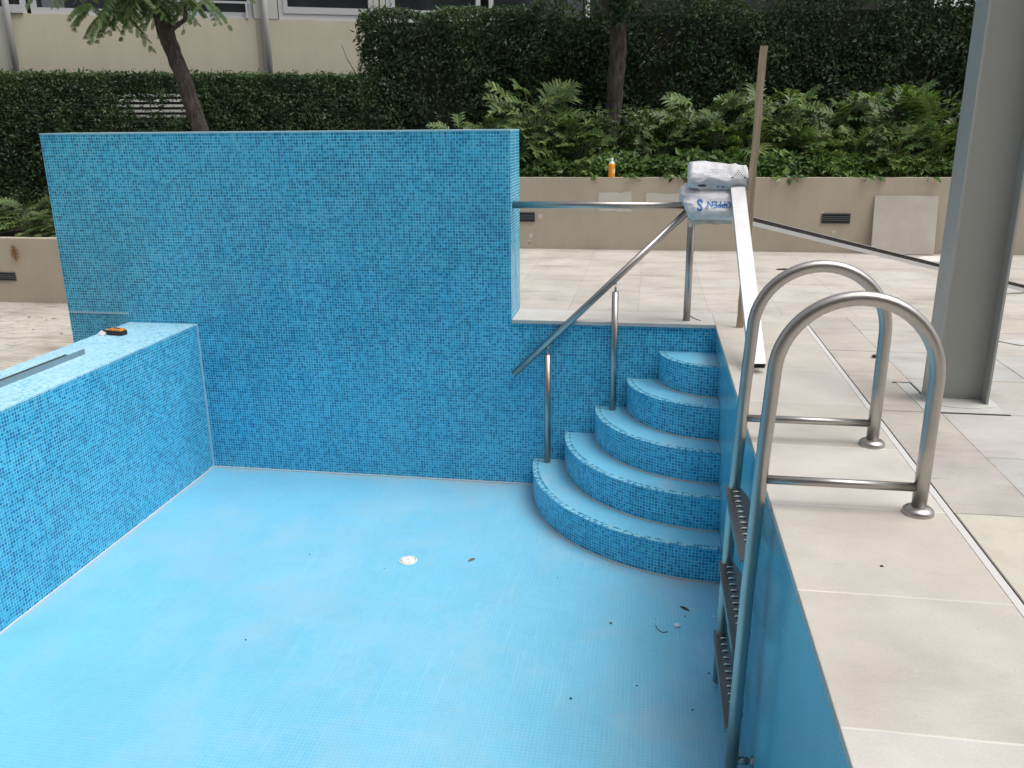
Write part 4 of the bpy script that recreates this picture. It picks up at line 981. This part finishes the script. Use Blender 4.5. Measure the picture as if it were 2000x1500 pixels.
def frond(mb, base, d, L, rnd):
    d = d.normalized(); side = d.cross(Vector((0, 0, 1))).normalized(); dr_ = rnd.uniform(.5, 1.0)
    def mid(t): return base+d*(L*t)-Vector((0, 0, 1))*(dr_*L*t*t)
    n_ = 7
    for k in range(1, n_+1):
        t = k/n_; c = mid(t)
        for s in (-1, 1):
            pl = L*.40*math.sin(math.pi*(.2+.6*t))*rnd.uniform(.8, 1.1); dd = (side*s*rnd.uniform(.45, .8)+d*.35-Vector((0, 0, rnd.uniform(.6, .95)))).normalized()
            perp = (d-dd*d.dot(dd)+Vector((rnd.uniform(-.2, .2), 0, 0))).normalized(); m_ = 9
            for j in range(m_):
                a = c+dd*pl*(j+.3)/m_; e = pl/m_; ww = .032*math.sin(math.pi*(.12+.8*(j+.5)/m_))**.6
                for s2 in (-1, 1):
                    i = len(mb.v); mb.v += [tuple(a), tuple(a+dd*e*.72), tuple(a+dd*e*1.15+perp*s2*ww), tuple(a+dd*e*.45+perp*s2*ww)]; mb.f.append((i, i+1, i+2, i+3)); mb.uv.append([(0, 0)]*4); mb.sm.append(False)
    for k in range(n_):
        a, b_ = mid(k/n_), mid((k+1)/n_); i = len(mb.v); wv = side*.004; mb.v += [tuple(a-wv), tuple(a+wv), tuple(b_+wv), tuple(b_-wv)]; mb.f.append((i, i+1, i+2, i+3)); mb.uv.append([(0, 0)]*4); mb.sm.append(False)
def spray(c, n_, r, rnd, down=-.2, Ls=(.35, .6)):
    for k in range(n_):
        a = rnd.uniform(0, 6.28); d = Vector((math.cos(a), math.sin(a)*.8, rnd.uniform(-.3, .5)+down)); b0 = Vector(c)+Vector((rnd.gauss(0, r), rnd.gauss(0, r*.7), rnd.gauss(0, r*.6)))
        frond(mb, b0, d, rnd.uniform(*Ls), rnd)
spray((-8.22, 5.2, 3.50), 16, .10, rnd, -.2, (.3, .45)); spray((-8.42, 5.2, 3.22), 6, .07, rnd, -.4, (.22, .32)); spray((-8.62, 5.1, 3.26), 5, .06, rnd, -.2, (.2, .3)); spray((-8.15, 5.25, 3.32), 6, .10, rnd, -.3, (.25, .38))
spray((-8.0, 5.2, 3.55), 20, .2, rnd); spray((-7.25, 5.35, 3.50), 6, .10, rnd, -.2, (.25, .4)); spray((-6.98, 5.25, 3.38), 4, .05, rnd, -.7, (.22, .3)); spray((-7.5, 5.3, 3.55), 8, .15, rnd)
for c in ((-8.9, 5.1, 3.9), (-8.3, 5.7, 4.2), (-7.7, 5.3, 4.2), (-7.1, 5.8, 4.2), (-8.6, 5.8, 4.6), (-7.7, 5.1, 4.7), (-6.7, 5.9, 4.4)): spray(c, 12, .28, rnd)
cr = mb.build('crown', M['fern'], t1); local(cr, t1)
t2 = empty('tree', (-1.22, 5.9, .86), "second tree with a straight grey-brown trunk in front of the tall hedge", 'tree')
q = MB(); limb(q, [(-1.24, 5.9, .85), (-1.22, 5.9, 1.3), (-1.17, 5.9, 1.75), (-1.13, 5.9, 2.3), (-1.12, 5.9, 2.85), (-1.18, 5.9, 3.3), (-1.25, 5.9, 3.9)], [.15, .125, .12, .115, .12, .13, .10], 18, .14, 5)
local(q.build('trunk', M['bark'], t2), t2)
q = MB(); limb(q, [(-1.14, 5.88, 2.95), (-1.35, 5.8, 3.3), (-1.5, 5.8, 3.7)], [.07, .05, .03], 9, .1); limb(q, [(-1.14, 5.88, 3.0), (-.95, 5.85, 3.3), (-.7, 5.8, 3.8)], [.06, .045, .03], 9, .1)
local(q.build('branches', M['bark'], t2), t2)
mb = MB(); rnd = random.Random(71)
leaves(mb, [(-1.2+rnd.gauss(0, .55), 5.75+rnd.gauss(0, .3), 3.72+rnd.gauss(0, .20)) for _ in range(3200)], rnd, .075, (0, -.5, .8), .8)
leaves(mb, [(-1.10+rnd.gauss(0, .08), 5.74+rnd.gauss(0, .03), 3.12+rnd.gauss(0, .12)) for _ in range(260)], rnd, .07, (0, -.5, .8), .8)
local(mb.build('crown', M['hedge2'], t2), t2)
